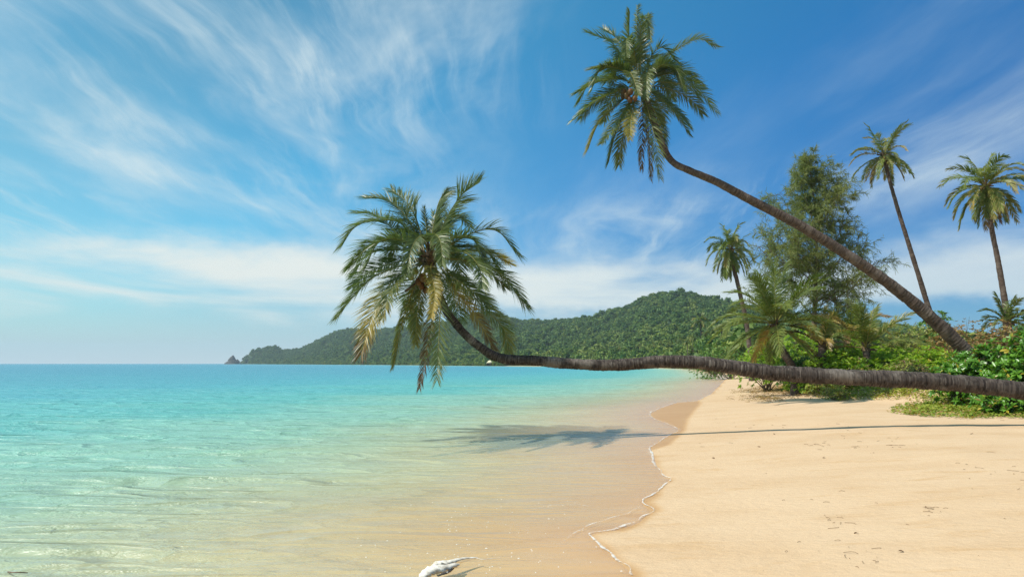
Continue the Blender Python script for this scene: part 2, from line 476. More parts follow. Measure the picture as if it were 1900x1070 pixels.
M['flower'] = make_simple('flower_petal', (0.42, 0.15, 0.45), (0.6, 0.3, 0.6), 20)
M['leafdry'] = make_simple('dry_leaf', (0.10, 0.055, 0.03), (0.24, 0.14, 0.07), 14)
M['leafyellow'] = make_simple('yellow_leaf', (0.50, 0.38, 0.03), (0.60, 0.48, 0.06), 14)


def make_foam():
    m, n, b = mat('foam')
    g = n.new('ShaderNodeNewGeometry').outputs['Position']
    e = n.attr('edge').outputs['Fac']
    a = n.noise(g, 26, 4, 0.65); c = n.noise(g, 4, 3, 0.6)
    fac = n.m('ADD', n.m('MULTIPLY', a, 0.7), n.m('MULTIPLY', c, 0.5))
    gap = n.noise(g, 1.3, 3, 0.6)
    fac = n.m('ADD', fac, n.m('MULTIPLY', n.m('SUBTRACT', gap, 0.55), 0.5))
    al = n.ss(n.m('SUBTRACT', fac, n.m('MULTIPLY', e, 0.42)), 0.34, 0.62)
    b.inputs['Base Color'].default_value = (0.80, 0.80, 0.77, 1); b.inputs['Roughness'].default_value = 0.5
    link(n, n.m('MULTIPLY', al, 0.58), b.inputs['Alpha'])
    return m


M['foam'] = make_foam()

# ------------------------------------------------------------------ ground sheet
def fan(az, rr):
    A, Q = np.meshgrid(az, rr)
    x, y = Q * np.sin(A), Q * np.cos(A)
    na, nr = len(az), len(rr)
    i = np.arange(nr - 1)[:, None] * na; j = np.arange(na - 1)[None]
    F = np.stack([i + j, i + j + 1, i + na + j + 1, i + na + j], -1).reshape(-1, 4)
    return x.ravel(), y.ravel(), F


az_f = np.concatenate([np.linspace(-180, -52, 40, endpoint=False), np.linspace(-52, 52, 420), np.linspace(52, 180, 41)[1:]]) * np.pi / 180
rr_g = np.geomspace(0.8, 4900, 470)
gx, gy, gF = fan(az_f, rr_g)
gd = sdist(gx, gy); gz = height(gx, gy, gd)
WETPOLY = [W0(*p, z=0.03) for p in [(1292, 742), (1296, 750), (1286, 762), (1272, 778), (1266, 797), (1250, 812), (1236, 824), (1205, 832), (1190, 800), (1190, 750)]]
wp = np.where(inside(gx, gy, WETPOLY), 1.0, 0.0)
wd = seg_dist(gx, gy, WETPOLY + WETPOLY[:1])
wpoly = np.where(wp > 0, 1, np.clip(1 - wd / (0.02 + 0.006 * gy), 0, 1))
jit = hnoise(gx, gy, 0.8, 5) * 0.5 + hnoise(gx, gy, 2.7, 6) * 0.25
wet = np.maximum(1 - sst(gd + jit * 0.4, -0.03, 0.12), wpoly)
ground_o = obj('beach', mesh('beach', np.stack([gx, gy, gz], 1), gF, M['sand'], {'wet': wet, 'damp': wet * sst(gd, -0.05, 0.03)}, smooth=True))
tag(ground_o, kind='structure')
del gx, gy, gz, gd

# ------------------------------------------------------------------ sea
rr_s = np.concatenate([np.geomspace(1.2, 60, 560), np.geomspace(60, 4850, 150)[1:]])
az_s = np.concatenate([np.linspace(-180, -50, 30, endpoint=False), np.linspace(-50, 40, 420), np.linspace(40, 180, 31)[1:]]) * np.pi / 180
sx, sy, sF = fan(az_s, rr_s)
sd = sdist(sx, sy); dep = np.maximum(-height(sx, sy, sd), 0)
amp = sst(dep, 0.02, 0.6)
wv = np.zeros_like(sx)
wr = np.random.default_rng(5)
for lam, a in ((0.42, .004), (0.55, .006), (0.71, .008), (0.95, .010), (1.3, .012), (2.1, .008), (3.4, .008)):
    for _ in range(3):
        th = R(float(wr.uniform(76, 100))); kx, ky = math.cos(th), math.sin(th)
        ph = float(wr.uniform(0, 6.28))
        s = (sx * kx + sy * ky) * 2 * np.pi / lam + ph + 1.4 * hnoise(sx, sy, 0.5 / lam, lam)
        far = np.clip(1.4 - np.hypot(sx, sy) * 0.02 / lam, 0, 1)
        wv += (np.sin(s) + 0.35 * np.sin(2 * s + 0.8)) * a * 0.85 * far
sz = wv * amp
keep = (sd[sF].max(1) < 3.0) | (sd[sF].min(1) < 0.6)
sea_o = obj('sea', mesh('sea', np.stack([sx, sy, sz], 1), sF[keep], M['sea'], {'depth': dep}, smooth=True))
tag(sea_o, kind='structure')
del sx, sy, sz, sd, wv

# ------------------------------------------------------------------ foam on the shore line
def foam_line(pts, wide, seed, z=0.006):
    C, L = even([(x, y, 0) for x, y in pts], max(8, int(sum(math.dist(a, b) for a, b in zip(pts[:-1], pts[1:])) / 0.035)), 3000)
    rg = np.random.default_rng(seed)
    T = unit(np.gradient(C, axis=0)); S = np.stack([-T[:, 1], T[:, 0], 0 * T[:, 0]], 1)
    n1 = hnoise(C[:, 0], C[:, 1], 1.1, seed); n2 = hnoise(C[:, 0], C[:, 1], 4.7, seed + 1)
    mid = C + S * (n1 * 0.10 + n2 * 0.05)[:, None]
    w = wide * (0.55 + 1.3 * np.clip(n1 + n2 * 0.8 + 0.25, 0, 1.2)) * (1 + 0.02 * C[:, 1])
    rows = [(-1.0, 1.0, 0.0), (-0.35, 0.25, 0.007), (0.25, 0.1, 0.008), (0.8, 1.0, 0.0)]
    V = np.concatenate([mid + S * (w * o)[:, None] + np.array([0, 0, z + h]) for o, e, h in rows])
    E_ = np.concatenate([np.full(len(C), e) for o, e, h in rows]); m = len(C)
    gz_ = np.maximum(height(V[:, 0], V[:, 1]), 0); V[:, 2] += gz_
    i = np.arange(m - 1)
    F = np.concatenate([np.stack([k * m + i, k * m + i + 1, (k + 1) * m + i + 1, (k + 1) * m + i], 1) for k in range(3)])
    return V, F, E_


fb = MB()
for pts, wide, seed in ((SHORE_NEAR[:-3], 0.027, 21), (SHORE_NEAR[:-3], 0.11, 41), ([W0(*p) for p in [(1040, 1004), (1075, 985), (1110, 968), (1150, 955), (1180, 940)]], 0.012, 22),
                        ([W0(*p) for p in [(985, 945), (1020, 938), (1070, 936), (1095, 940)]], 0.006, 24)):
    V, F, e_ = foam_line(pts, wide, seed); fb.add(V, F, edge=e_ if wide < .1 else e_ * .5 + .75)
# loose flecks of froth and shell on the shallows
fr_ = np.random.default_rng(8)
for k in range(150):
    px_, py_ = fr_.uniform(660, 1180), fr_.uniform(880, 1066)
    if fr_.random() > sst(py_ - 860 - 0.25 * abs(px_ - 950), 0, 120) + 0.05: continue
    x, y = W0(px_, py_)
    if sdist(np.array([x]), np.array([y]))[0] > -0.05: continue
    a, s = fr_.uniform(0, 6.28), fr_.uniform(0.0025, 0.006) * (1.6 if fr_.random() < 0.1 else 1)
    th = np.linspace(0, 2 * np.pi, 7, endpoint=False)
    rad = s * fr_.uniform(0.6, 1.2, 7)
    ring = np.stack([x + rad * np.cos(th) * 1.7, y + rad * np.sin(th), np.full(7, 0.012)], 1)
    V = np.vstack([ring, [[x, y, 0.019]]]); F = np.stack([np.arange(7), (np.arange(7) + 1) % 7, np.full(7, 7)], 1)
    fb.add(V, F, edge=-0.6)
foam_o = obj('sea_foam', fb.mesh('sea_foam', M['foam'], True))
tag(foam_o, 'thin white foam edging the shallow water on the sand', 'foam', kind='stuff')

# ------------------------------------------------------------------ hills
SKY_PX = [(444, 672), (452, 667), (460, 657), (475, 650), (490, 646), (500, 643), (515, 644), (525, 651), (540, 650), (562, 648), (575, 640), (600, 629), (615, 620),
          (640, 613), (660, 612), (690, 615), (720, 612), (745, 609), (800, 603), (851, 594), (880, 584), (898, 580), (916, 579), (940, 586), (960, 593), (1007, 594), (1066, 590), (1101, 586),
          (1125, 577), (1172, 563), (1201, 549), (1232, 541), (1255, 538), (1284, 542), (1312, 552), (1338, 556), (1400, 566), (1470, 578), (1560, 592), (1650, 604), (1760, 618), (1900, 634), (2100, 650)]
_far = [p for p in SHORE if p[1] > 95]
_fd, _ = even([(x, y, 0) for x, y in _far], 600) if False else (np.array([(ax + (bx - ax) * t, ay + (by - ay) * t) for (ax, ay), (bx, by) in zip(_far[:-1], _far[1:]) for t in np.linspace(0, 1, 40)]), 0)
COAST_D = sorted([(950 + x / y * FPX, y + 0.5) for x, y in _fd] + [(444, 1750), (1400, 108), (2100, 104)])
RIDGE_D = [(444, 1760), (500, 1760), (530, 1800), (640, 1500), (740, 1350), (880, 1150), (960, 1050), (1100, 820), (1250, 680), (1400, 600), (1900, 480), (2100, 450)]


def interp(tab, x): return np.interp(x, [a for a, b in tab], [b for a, b in tab])


hu = np.arange(446, 2100, 6.0); hs = np.concatenate([np.linspace(0, 1, 46), np.linspace(1, 1.8, 14)[1:]])
U, S_ = np.meshgrid(hu, hs)
D0, D1 = interp(COAST_D, U), interp(RIDGE_D, U)
ztop = HC + (674 - interp(SKY_PX, U)) / FPX * D1
tree_h = np.where(U < 900, 3.0, 6.0)
ztop = np.maximum(ztop - tree_h, 1.5)


def hill_profile(s):
    k = np.clip(s, 0, 1)
    a = 0.62 * k ** 0.8 + 0.38 * sst(k, 0.05, 1.0)
    return np.where(s <= 1, a, 1 - 0.75 * sst(s, 1.0, 1.8))


Dh = D0 + (D1 - D0) * S_
Hx, Hy = (U - 950) / FPX * Dh, Dh
und = hnoise(Hx, Hy, 1 / 90.0, 11) * 0.40 + hnoise(Hx, Hy, 1 / 35.0, 12) * 0.16
Hz = ztop * Dh / D1 * hill_profile(S_) * (1 + und * np.clip((1.0 - S_) * 2.0, 0, 1)) + 0.4
Hz[0] = -0.6
Hz[-1] = -2.0
nu, ns_ = len(hu), len(hs)
i = np.arange(ns_ - 1)[:, None] * nu; j = np.arange(nu - 1)[None]
HF = np.stack([i + j, i + j + 1, i + nu + j + 1, i + nu + j], -1).reshape(-1, 4)
hills_o = obj('hills', mesh('hills', np.stack([Hx, Hy, Hz], -1).reshape(-1, 3), HF, M['soil'], smooth=True))
tag(hills_o, kind='structure')


def crown_mesh(name, rad, n, leaf, seed, squash=0.75, material='forest', core=True, lobes=7, attrs_dry=0.0):
    """a crown of leaf clumps spread through several lobes"""
    rg = np.random.default_rng(seed)
    lc = rg.normal(0, 1, (lobes, 3)); lc = unit(lc) * rad * rg.uniform(0.25, 0.68, (lobes, 1)); lc[:, 2] = lc[:, 2] * squash + rad * 0.08
    lr = rad * rg.uniform(0.33, 0.58, lobes)
    w = lr ** 2 / (lr ** 2).sum()
    li = rg.choice(lobes, n, p=w)
    dirs = unit(rg.normal(0, 1, (n, 3)) + np.array([0, 0, 0.35]))
    P = lc[li] + dirs * (lr[li] * rg.uniform(0.72, 1.06, n))[:, None] * np.array([1, 1, squash])
    nrm = unit(dirs + rg.normal(0, 0.55, (n, 3)))
    a = unit(np.cross(nrm, rg.normal(0, 1, (n, 3)))); b = np.cross(nrm, a)
    s = leaf * rg.uniform(0.6, 1.4, n)[:, None]
    V = np.stack([P - a * s * 0.55, P + b * s * 0.33 + nrm * s * 0.12, P + a * s * 0.65, P - b * s * 0.33 + nrm * s * 0.12], 1).reshape(-1, 3)
    F = np.arange(4 * n).reshape(n, 4)
    lt = rg.uniform(0, 1, lobes)
    tone = np.repeat(np.clip(lt[li] * 0.6 + rg.uniform(0, 0.5, n) - 0.05, 0, 1), 4)
    mb = MB(); mb.add(V, F, tone=tone, dry=np.repeat(rg.random(n) < attrs_dry, 4) * 0.8)
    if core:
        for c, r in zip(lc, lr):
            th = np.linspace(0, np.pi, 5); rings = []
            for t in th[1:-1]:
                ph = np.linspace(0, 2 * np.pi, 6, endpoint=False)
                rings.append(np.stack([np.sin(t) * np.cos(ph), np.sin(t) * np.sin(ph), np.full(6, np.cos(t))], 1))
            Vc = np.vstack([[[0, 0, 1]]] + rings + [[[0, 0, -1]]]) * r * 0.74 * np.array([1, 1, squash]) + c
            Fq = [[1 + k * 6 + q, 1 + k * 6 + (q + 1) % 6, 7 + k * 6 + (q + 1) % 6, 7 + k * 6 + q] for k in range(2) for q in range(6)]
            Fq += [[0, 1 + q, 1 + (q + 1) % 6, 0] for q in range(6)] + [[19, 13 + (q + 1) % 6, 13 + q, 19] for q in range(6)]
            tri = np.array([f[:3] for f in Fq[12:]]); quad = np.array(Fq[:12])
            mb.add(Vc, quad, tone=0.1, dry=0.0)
            mb.f.append(tri + mb.n - len(Vc))
    return mb.mesh(name, M[material])


def scatter_stuff(name, pts, scl, rotz, idx, tone, meshes, label, cat):
    """one object that carries many far trees through geometry nodes"""
    col = bpy.data.collections.new(name + '_kinds')
    for k, me in enumerate(meshes):
        o = bpy.data.objects.new('%s_kind_%02d' % (name, k), me); col.objects.link(o)
    me = bpy.data.meshes.new(name)
    me.vertices.add(len(pts)); me.vertices.foreach_set('co', np.asarray(pts, dtype=np.float32).ravel())
    for an, av, ty in (('scl', scl, 'FLOAT'), ('rotz', rotz, 'FLOAT'), ('idx', idx, 'INT')):
        at = me.attributes.new(an, ty, 'POINT'); at.data.foreach_set('value', np.asarray(av, dtype=np.float32 if ty == 'FLOAT' else np.int32))
    o = obj(name, me)
    ng = bpy.data.node_groups.new(name, 'GeometryNodeTree')
    ng.interface.new_socket('Geometry', in_out='INPUT', socket_type='NodeSocketGeometry')
    ng.interface.new_socket('Geometry', in_out='OUTPUT', socket_type='NodeSocketGeometry')
    n = N(ng)
    gi, go = n.new('NodeGroupInput'), n.new('NodeGroupOutput')
    ci = n.new('GeometryNodeCollectionInfo'); ci.inputs[0].default_value = col
    ci.inputs['Separate Children'].default_value = True; ci.inputs['Reset Children'].default_value = True
    def na(nm, ty):
        a = n.new('GeometryNodeInputNamedAttribute', data_type=ty); a.inputs[0].default_value = nm
        return a.outputs[0]
    cx = n.new('ShaderNodeCombineXYZ', {2: na('rotz', 'FLOAT')})
    ip = n.new('GeometryNodeInstanceOnPoints', {'Points': gi.outputs[0], 'Instance': ci.outputs[0]})
    ip.inputs['Pick Instance'].default_value = True
    ng.links.new(na('idx', 'INT'), ip.inputs['Instance Index'])
    ng.links.new(cx.outputs[0], ip.inputs['Rotation'])
    ng.links.new(na('scl', 'FLOAT'), ip.inputs['Scale'])
    ng.links.new(ip.outputs[0], go.inputs[0])
    md = o.modifiers.new('trees', 'NODES'); md.node_group = ng
    return tag(o, label, cat, kind='stuff')


# forest points: even cover of the hill mesh
fr2 = np.random.default_rng(31)
fu, fs = [], []
cand = 66000
cu = fr2.uniform(448, 2000, cand); cs = fr2.uniform(0.0, 1.12, cand)
cD = interp(COAST_D, cu) + (interp(RIDGE_D, cu) - interp(COAST_D, cu)) * cs
# weight by real area and by what can be seen
area = cD * (interp(RIDGE_D, cu) - interp(COAST_D, cu)) * np.where(cs < 0.12, 1.8, 1.0)
dens = area / area.max()
sel = fr2.random(cand) < dens * 0.95
cu, cs, cD = cu[sel], cs[sel], cD[sel]
fx, fy = (cu - 950) / FPX * cD, cD
gridz = Hz
ui = np.clip((cu - hu[0]) / 6.0, 0, nu - 1.001); si = np.interp(cs, hs, np.arange(ns_))
u0, s0 = ui.astype(int), np.minimum(si.astype(int), ns_ - 2); fu_, fs_ = ui - u0, si - s0
fz = (gridz[s0, u0] * (1 - fu_) + gridz[s0, u0 + 1] * fu_) * (1 - fs_) + (gridz[s0 + 1, u0] * (1 - fu_) + gridz[s0 + 1, u0 + 1] * fu_) * fs_
okz = (fz > 0.25)
cu, cs, cD, fx, fy, fz = (a[okz] for a in (cu, cs, cD, fx, fy, fz))
# scrub right down to the waterline
eu = np.concatenate([fr2.uniform(449, 935, 620), fr2.uniform(1010, 1335, 330)]); eD = interp(COAST_D, eu) + fr2.uniform(1.5, 9, len(eu))
cu = np.concatenate([cu, eu]); cs = np.concatenate([cs, np.zeros(len(eu))]); cD = np.concatenate([cD, eD])
fx = np.concatenate([fx, (eu - 950) / FPX * eD]); fy = np.concatenate([fy, eD]); fz = np.concatenate([fz, fr2.uniform(-1.2, 0.0, len(eu))])
scl = np.minimum(fr2.lognormal(-0.24, 0.38, len(fx)), 1.7) * np.where(cs < 0.1, 0.85, 1.0)
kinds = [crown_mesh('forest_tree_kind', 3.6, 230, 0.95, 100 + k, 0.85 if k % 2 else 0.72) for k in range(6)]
M['forest2'] = make_foliage('forest_leaf_light', (0.090, 0.160, 0.032), (0.25, 0.28, 0.065), trans=0.25, rough=0.6, spec=0.2)
kinds += [crown_mesh('forest_tree_kind', 3.0, 200, 0.9, 140 + k, 0.9, 'forest2') for k in range(3)]
light_p = np.where(cs < 0.16, 0.55, np.where((cu > 1080) & (cs < 0.5), 0.45, 0.10)) * np.where(cu < 900, 0.45, 1.0)
idx = np.where(fr2.random(len(fx)) < light_p, fr2.integers(6, 9, len(fx)), fr2.integers(0, 6, len(fx)))
forest_o = scatter_stuff('hill_forest', np.stack([fx, fy, fz + 2.2 * scl], 1), scl, fr2.uniform(0, 6.28, len(fx)), idx, None, kinds,
                         'dense green forest covering the hills across the bay', 'forest')
print('forest trees', len(fx))


def hill_z(px, D):
    d0, d1 = float(interp(COAST_D, px)), float(interp(RIDGE_D, px)); s = (D - d0) / (d1 - d0)
    si_ = np.interp(s, hs, np.arange(ns_)); s0_ = int(min(si_, ns_ - 2)); f = si_ - s0_
    c = int(np.clip((px - hu[0]) / 6.0, 0, nu - 2))
    return float(Hz[s0_, c] * (1 - f) + Hz[s0_ + 1, c] * f)


# ------------------------------------------------------------------ palms
def frond_mesh(name, pts, leaf=0.5, wid=0.022, n=62, droop=0.5, dry=0.0, drytip=0.0, twist=0.0, ref=None, lift=0.28, tatter=0.12, rach=0.022, seed=0, material='palm', start=0.16):
    """one palm leaf: a tapering midrib along pts with two rows of hanging leaflets"""
    rg = np.random.default_rng(seed)
    C, L = even(pts, 26)
    out = C[-1] - C[0]; out[2] = 0
    nref = unit(np.asarray(ref, float)) if ref is not None else unit(unit(out) * 0.8 + np.array([0, 0, 1.0]))
    Tc = unit(np.gradient(C, axis=0))
    mb = MB()
    V, F = tube(C, np.linspace(rach, rach * 0.15, 26), 4)
    V = V.reshape(-1, 3)
    mb.add(V, F, tone=0.9, dry=np.clip(0.30 + dry * 0.7, 0, 1))
    t = np.tile(np.linspace(start, 1.0, n), 2) + rg.normal(0, 0.3 / n, 2 * n)
    t = np.clip(t, 0, 1); side = np.repeat([1.0, -1.0], n)
    ok = rg.random(2 * n) > tatter; t, side = t[ok], side[ok]; k = len(t)
    fi = t * 25
    P = np.stack([np.interp(fi, np.arange(26), C[:, a]) for a in range(3)], 1)
    T = unit(np.stack([np.interp(fi, np.arange(26), Tc[:, a]) for a in range(3)], 1))
    S = unit(np.cross(T, nref)); Nn = unit(np.cross(S, T))
    tw = twist * (0.4 + 0.6 * t)[:, None]
    S, Nn = S * np.cos(tw) + Nn * np.sin(tw), Nn * np.cos(tw) - S * np.sin(tw)
    S = S * side[:, None]
    ang = np.radians(64 - 42 * t + rg.normal(0, 6, k))[:, None]
    d = unit(T * np.cos(ang) + S * np.sin(ang) + Nn * (lift + rg.normal(0, 0.10, k))[:, None])
    ln = leaf * np.clip(np.sin(np.pi * (0.14 + 0.74 * t)), 0.1, 1) ** 0.6 * rg.uniform(0.8, 1.12, k)
    segs = 4
    w0 = unit(T - d * (T * d).sum(1, keepdims=True)); w0 = unit(w0 + Nn * rg.normal(0, 0.45, k)[:, None])
    prof = [0.55, 1.0, 0.85, 0.5, 0.06]
    dr = np.clip(dry + drytip * np.clip((t - 0.35) * 1.6, 0, 1) + rg.normal(0, 0.07, k), 0, 1)
    tone = np.clip(rg.uniform(0.1, 0.75, k), 0, 1)
    Vs, As, Ts = [], [], []
    p = P.copy()
    dp = droop * rg.uniform(0.6, 1.4, k)
    for s in range(segs + 1):
        hw = (wid * prof[s] * np.minimum(1, 0.55 + ln / leaf * 0.5))[:, None]
        Vs += [p - w0 * hw, p + w0 * hw]
        As += [np.clip(dr + 0.10 * s / segs * (1 + 2 * drytip), 0, 1)] * 2; Ts += [tone] * 2
        p = p + d * (ln / segs)[:, None]
        d = unit(d + np.array([0, 0, -1.0]) * (dp * 0.34)[:, None])
    V = np.stack(Vs, 1).reshape(-1, 3); a = np.stack(As, 1).ravel(); tt = np.stack(Ts, 1).ravel()
    b = (np.arange(k) * (2 * (segs + 1)))[:, None]
    F = np.concatenate([np.concatenate([b + 2 * s, b + 2 * s + 1, b + 2 * s + 3, b + 2 * s + 2], 1) for s in range(segs)])
    mb.add(V, F, tone=tt, dry=a)
    return mb.mesh(name, M[material])


def trunk_mesh(name, pts, rads, material, ring=0.11, ns=16, depth=0.10, step=0.022, seed=0, rough=0.06):
    """stem with stepped leaf-scar rings; pts, rads from base to top"""
    Cr, L = even([(*p, r) for p, r in zip(pts, rads)], 400)
    m = int(L / step) + 2
    q = np.linspace(0, 399, m); C = np.stack([np.interp(q, np.arange(400), Cr[:, a]) for a in range(4)], 1)
    s = np.linspace(0, L, m)
    rg = np.random.default_rng(seed)
    # uneven rings
    edges = [0.0]
    while edges[-1] < L: edges.append(edges[-1] + ring * rg.uniform(0.6, 1.4))
    e = np.searchsorted(edges, s, side='right') - 1
    edges = np.array(edges); ph = (s - edges[e]) / (edges[np.minimum(e + 1, len(edges) - 1)] - edges[e] + 1e-9)
    amp = rg.uniform(0.5, 1.3, len(edges))[e]
    th = np.linspace(0, 2 * np.pi, ns, endpoint=False)
    phs = np.mod(ph[:, None] + 0.55 * hnoise(s[:, None] * 2.2 + 0 * th[None], np.abs(np.sin(th / 2))[None] * 5 + 0 * s[:, None], 1.7, seed + 9), 1.0)
    saw = np.where(phs < 0.14, phs / 0.14 * 1.0, 1 - 0.6 * (phs - 0.14) / 0.86) - 0.5
    rn = hnoise(s[:, None] * 3 + 0 * th[None], np.cos(th)[None] * 0.9 + s[:, None] * 0.01, 1.6, seed + 3) * rough * 2.4 + hnoise(s[:, None] * 14 + 0 * th, th[None] * 1.6 + 0 * s[:, None], 1.0, seed + 4) * rough
    rad = C[:, 3][:, None] * (1 + depth * saw * amp[:, None] + rn)
    V, F = tube(C[:, :3], rad, ns)
    uv = np.stack([np.repeat(s, ns), np.tile(np.abs(np.linspace(-1, 1, ns)) * 1.0, m)], 1)
    return mesh(name, V, F, M[material], {'ring': phs.ravel()}, smooth=True, uv=uv)


def blob(c, r, ns=8, nr=6, sq=(1, 1, 1), seed=0, rough=0.0):
    th = np.linspace(0, np.pi, nr + 1)[1:-1]; ph = np.linspace(0, 2 * np.pi, ns, endpoint=False)
    V = np.vstack([[[0, 0, 1]], np.stack([np.outer(np.sin(th), np.cos(ph)), np.outer(np.sin(th), np.sin(ph)), np.outer(np.cos(th), np.ones(ns))], -1).reshape(-1, 3), [[0, 0, -1]]])
    if rough: V = V * (1 + np.random.default_rng(seed).normal(0, rough, (len(V), 1)))
    V = V * r * np.array(sq) + np.array(c)
    k = len(th)
    q = np.array([[1 + a * ns + b, 1 + (a + 1) * ns + b, 1 + (a + 1) * ns + (b + 1) % ns, 1 + a * ns + (b + 1) % ns] for a in range(k - 1) for b in range(ns)])
    t = np.array([[0, 1 + b, 1 + (b + 1) % ns] for b in range(ns)] + [[len(V) - 1, 1 + (k - 1) * ns + (b + 1) % ns, 1 + (k - 1) * ns + b] for b in range(ns)])
    return V, q, t


def add_blob(mb, c, r, **kw):
    V, q, t = blob(c, r, **kw); mb.add(V, q); mb.f.append(t + mb.n - len(V))


def px_frond(hub, hubpx, D, pts, k, dy, jitter=0.06, rg=None):
    """control points given as places in an enlarged crop of the photograph -> real offsets from the hub"""
    res = []
    m = len(pts)
    for i_, (x, y) in enumerate(pts):
        t = i_ / (m - 1)
        dxp, dyp = (x - hubpx[0]) / k, (y - hubpx[1]) / k
        Y = dy * 1.7 * t
        s = (D + Y) / FPX
        res.append(Vector((dxp * s + hub.x * Y / D, Y, -dyp * s + (hub.z - HC) * Y / D)))
    return res


# --- the palm that lies out over the water
D_H = 16.4
hubA = W(796, 478, D_H)
stemA_px = [(2075, 800, 14.9, 46), (2040, 757, 15.1, 40), (1985, 736, 15.3, 34), (1900, 725, 15.4, 32), (1800, 713, 15.6, 31), (1700, 705, 15.75, 30), (1590, 700.5, 15.9, 29.4), (1443, 692, 16.05, 28),
            (1360, 681, 16.15, 26), (1300, 673, 16.25, 24), (1230, 670.5, 16.3, 22.5), (1137, 677.2, 16.38, 20.5), (1060, 674.5, 16.4, 19.5), (995, 669, 16.4, 18.5), (930, 664.5, 16.4, 17.4),
            (890, 643, 16.4, 16), (858, 615, 16.4, 15), (828, 576, 16.4, 15), (810, 535, 16.4, 17), (800, 500, 16.4, 18)]
pA = [W(x, y, d) for x, y, d, _ in stemA_px]; rA = [w / 2 * d / FPX for _, _, d, w in stemA_px]
baseA = pA[0].copy(); bz = height1(baseA.x + 0.15, baseA.y)
pA.insert(0, Vector((baseA.x + 0.12, baseA.y, bz - 0.15))); rA.insert(0, rA[0] * 1.35); baseA = Vector((pA[0].x, pA[0].y, bz))
palmA = root('coconut_palm', baseA, 'coconut palm whose trunk bends flat over the beach, its crown out over the water', 'palm tree', 'coconut palms on the beach')
obj('trunk', trunk_mesh('trunk', [p - baseA for p in pA], rA, 'bark_hero', ring=0.085, depth=0.11, seed=1, ns=18, rough=0.07), palmA)
offA = hubA - baseA
K1 = 2.5475
FA = [  # places in the crop, depth of the tip (m, away from the camera +), options
    ([(480, 385), (410, 230), (310, 130), (195, 112)], 0.4, dict(twist=0.5)),
    ([(482, 372), (450, 240), (400, 140), (318, 72)], 0.9, dict(twist=0.9)),
    ([(470, 390), (370, 240), (250, 225), (150, 255), (88, 345)], -0.3, dict(twist=0.15)),
    ([(468, 395), (360, 300), (260, 205), (150, 185)], 0.9, dict(twist=0.3)),
    ([(465, 400), (330, 330), (220, 345), (130, 450)], 0.2, dict(twist=-0.1)),
    ([(465, 420), (370, 445), (240, 500), (150, 590), (75, 690)], 0.3, dict(twist=0.2, drytip=0.15)),
    ([(470, 425), (390, 470), (300, 560), (235, 700), (192, 862)], -0.8, dict(twist=0.5, dry=0.12, drytip=0.75)),
    ([(475, 430), (400, 480), (330, 560), (290, 690)], -1.0, dict(twist=-0.3, dry=0.05, drytip=0.25)),
    ([(480, 440), (420, 590), (375, 740), (342, 925)], 0.3, dict(dry=0.22, leaf=0.30, droop=0.8)),
    ([(490, 440), (462, 600), (450, 700), (448, 815)], 0.5, dict(dry=0.12, drytip=0.2, leaf=0.42)),
    ([(525, 430), (545, 560), (520, 720), (470, 1020)], -0.7, dict(dry=0.75, drytip=0.3, leaf=0.34, droop=1.0, tatter=0.3)),
    ([(535, 430), (560, 560), (558, 760), (548, 985)], -0.95, dict(dry=0.02, drytip=0.12, leaf=0.52, n=76)),
    ([(520, 425), (515, 470), (535, 570), (520, 690)], -1.25, dict(dry=0.28, drytip=0.3, leaf=0.30)),
    ([(545, 425), (640, 570), (735, 690), (825, 858)], 0.5, dict(dry=0.55, drytip=0.45, leaf=0.42, twist=0.6)),
    ([(550, 420), (680, 540), (760, 640), (860, 740), (885, 860)], 0.9, dict(dry=0.10, drytip=0.15, twist=0.4)),
    ([(545, 415), (620, 500), (710, 560), (795, 645)], -0.5, dict(dry=0.12, twist=-0.4)),
    ([(555, 405), (690, 420), (850, 485), (968, 640)], 0.2, dict(twist=0.35, drytip=0.1)),
    ([(555, 400), (660, 375), (740, 440), (760, 545)], -1.3, dict(dry=0.08, twist=0.2, leaf=0.55)),
    ([(550, 395), (690, 372), (800, 388), (882, 432)], 1.0, dict(dry=0.16, drytip=0.3)),
    ([(548, 388), (680, 300), (820, 268), (930, 392)], -0.1, dict(twist=0.25, n=72)),
    ([(535, 375), (575, 240), (650, 110), (742, 38)], -0.2, dict(twist=-0.7, lift=0.4, droop=0.25)),
    ([(525, 370), (590, 250), (640, 200), (690, 250)], 0.9, dict(twist=-0.2)),
    ([(512, 368), (528, 230), (550, 130), (588, 68)], 0.3, dict(twist=0.9, lift=0.4, droop=0.3)),
    ([(498, 365), (490, 260), (478, 158)], 0.1, dict(leaf=0.22, lift=0.1, droop=0.1, n=44)),
    ([(505, 365), (520, 280), (520, 180)], 0.4, dict(leaf=0.25, lift=0.1, droop=0.1, n=44)),
    ([(498, 375), (470, 300), (425, 350), (400, 470)], -0.8, dict(leaf=0.40, twist=0.3, dry=0.03)),
    ([(515, 375), (530, 295), (560, 330), (570, 440)], -0.9, dict(leaf=0.40, twist=-0.3)),
    ([(500, 380), (440, 310), (350, 330), (300, 420)], 1.1, dict(twist=0.1)),
    ([(520, 385), (600, 330), (640, 400), (660, 520)], 1.2, dict(twist=0.1)),
    ([(510, 430), (590, 520), (640, 640), (650, 720)], 1.1, dict(dry=0.1)),
    ([(485, 430), (430, 520), (410, 600), (430, 720)], 1.2, dict(dry=0.1)),
]
FA += [([(500, 400), (500 + 150 * math.cos(a), 395 - 120 * math.sin(a)), (500 + 290 * math.cos(a), 430 - 170 * math.sin(a)), (500 + 370 * math.cos(a), 520 - 120 * math.sin(a))], dy, dict(twist=0.4 * (-1) ** i, leaf=0.6))
       for i, (a, dy) in enumerate([(2.9, .7), (2.5, -.6), (2.05, 1.1), (1.3, 1.1), (.75, -.7), (.35, .8), (-.2, .6), (3.4, .7)])]
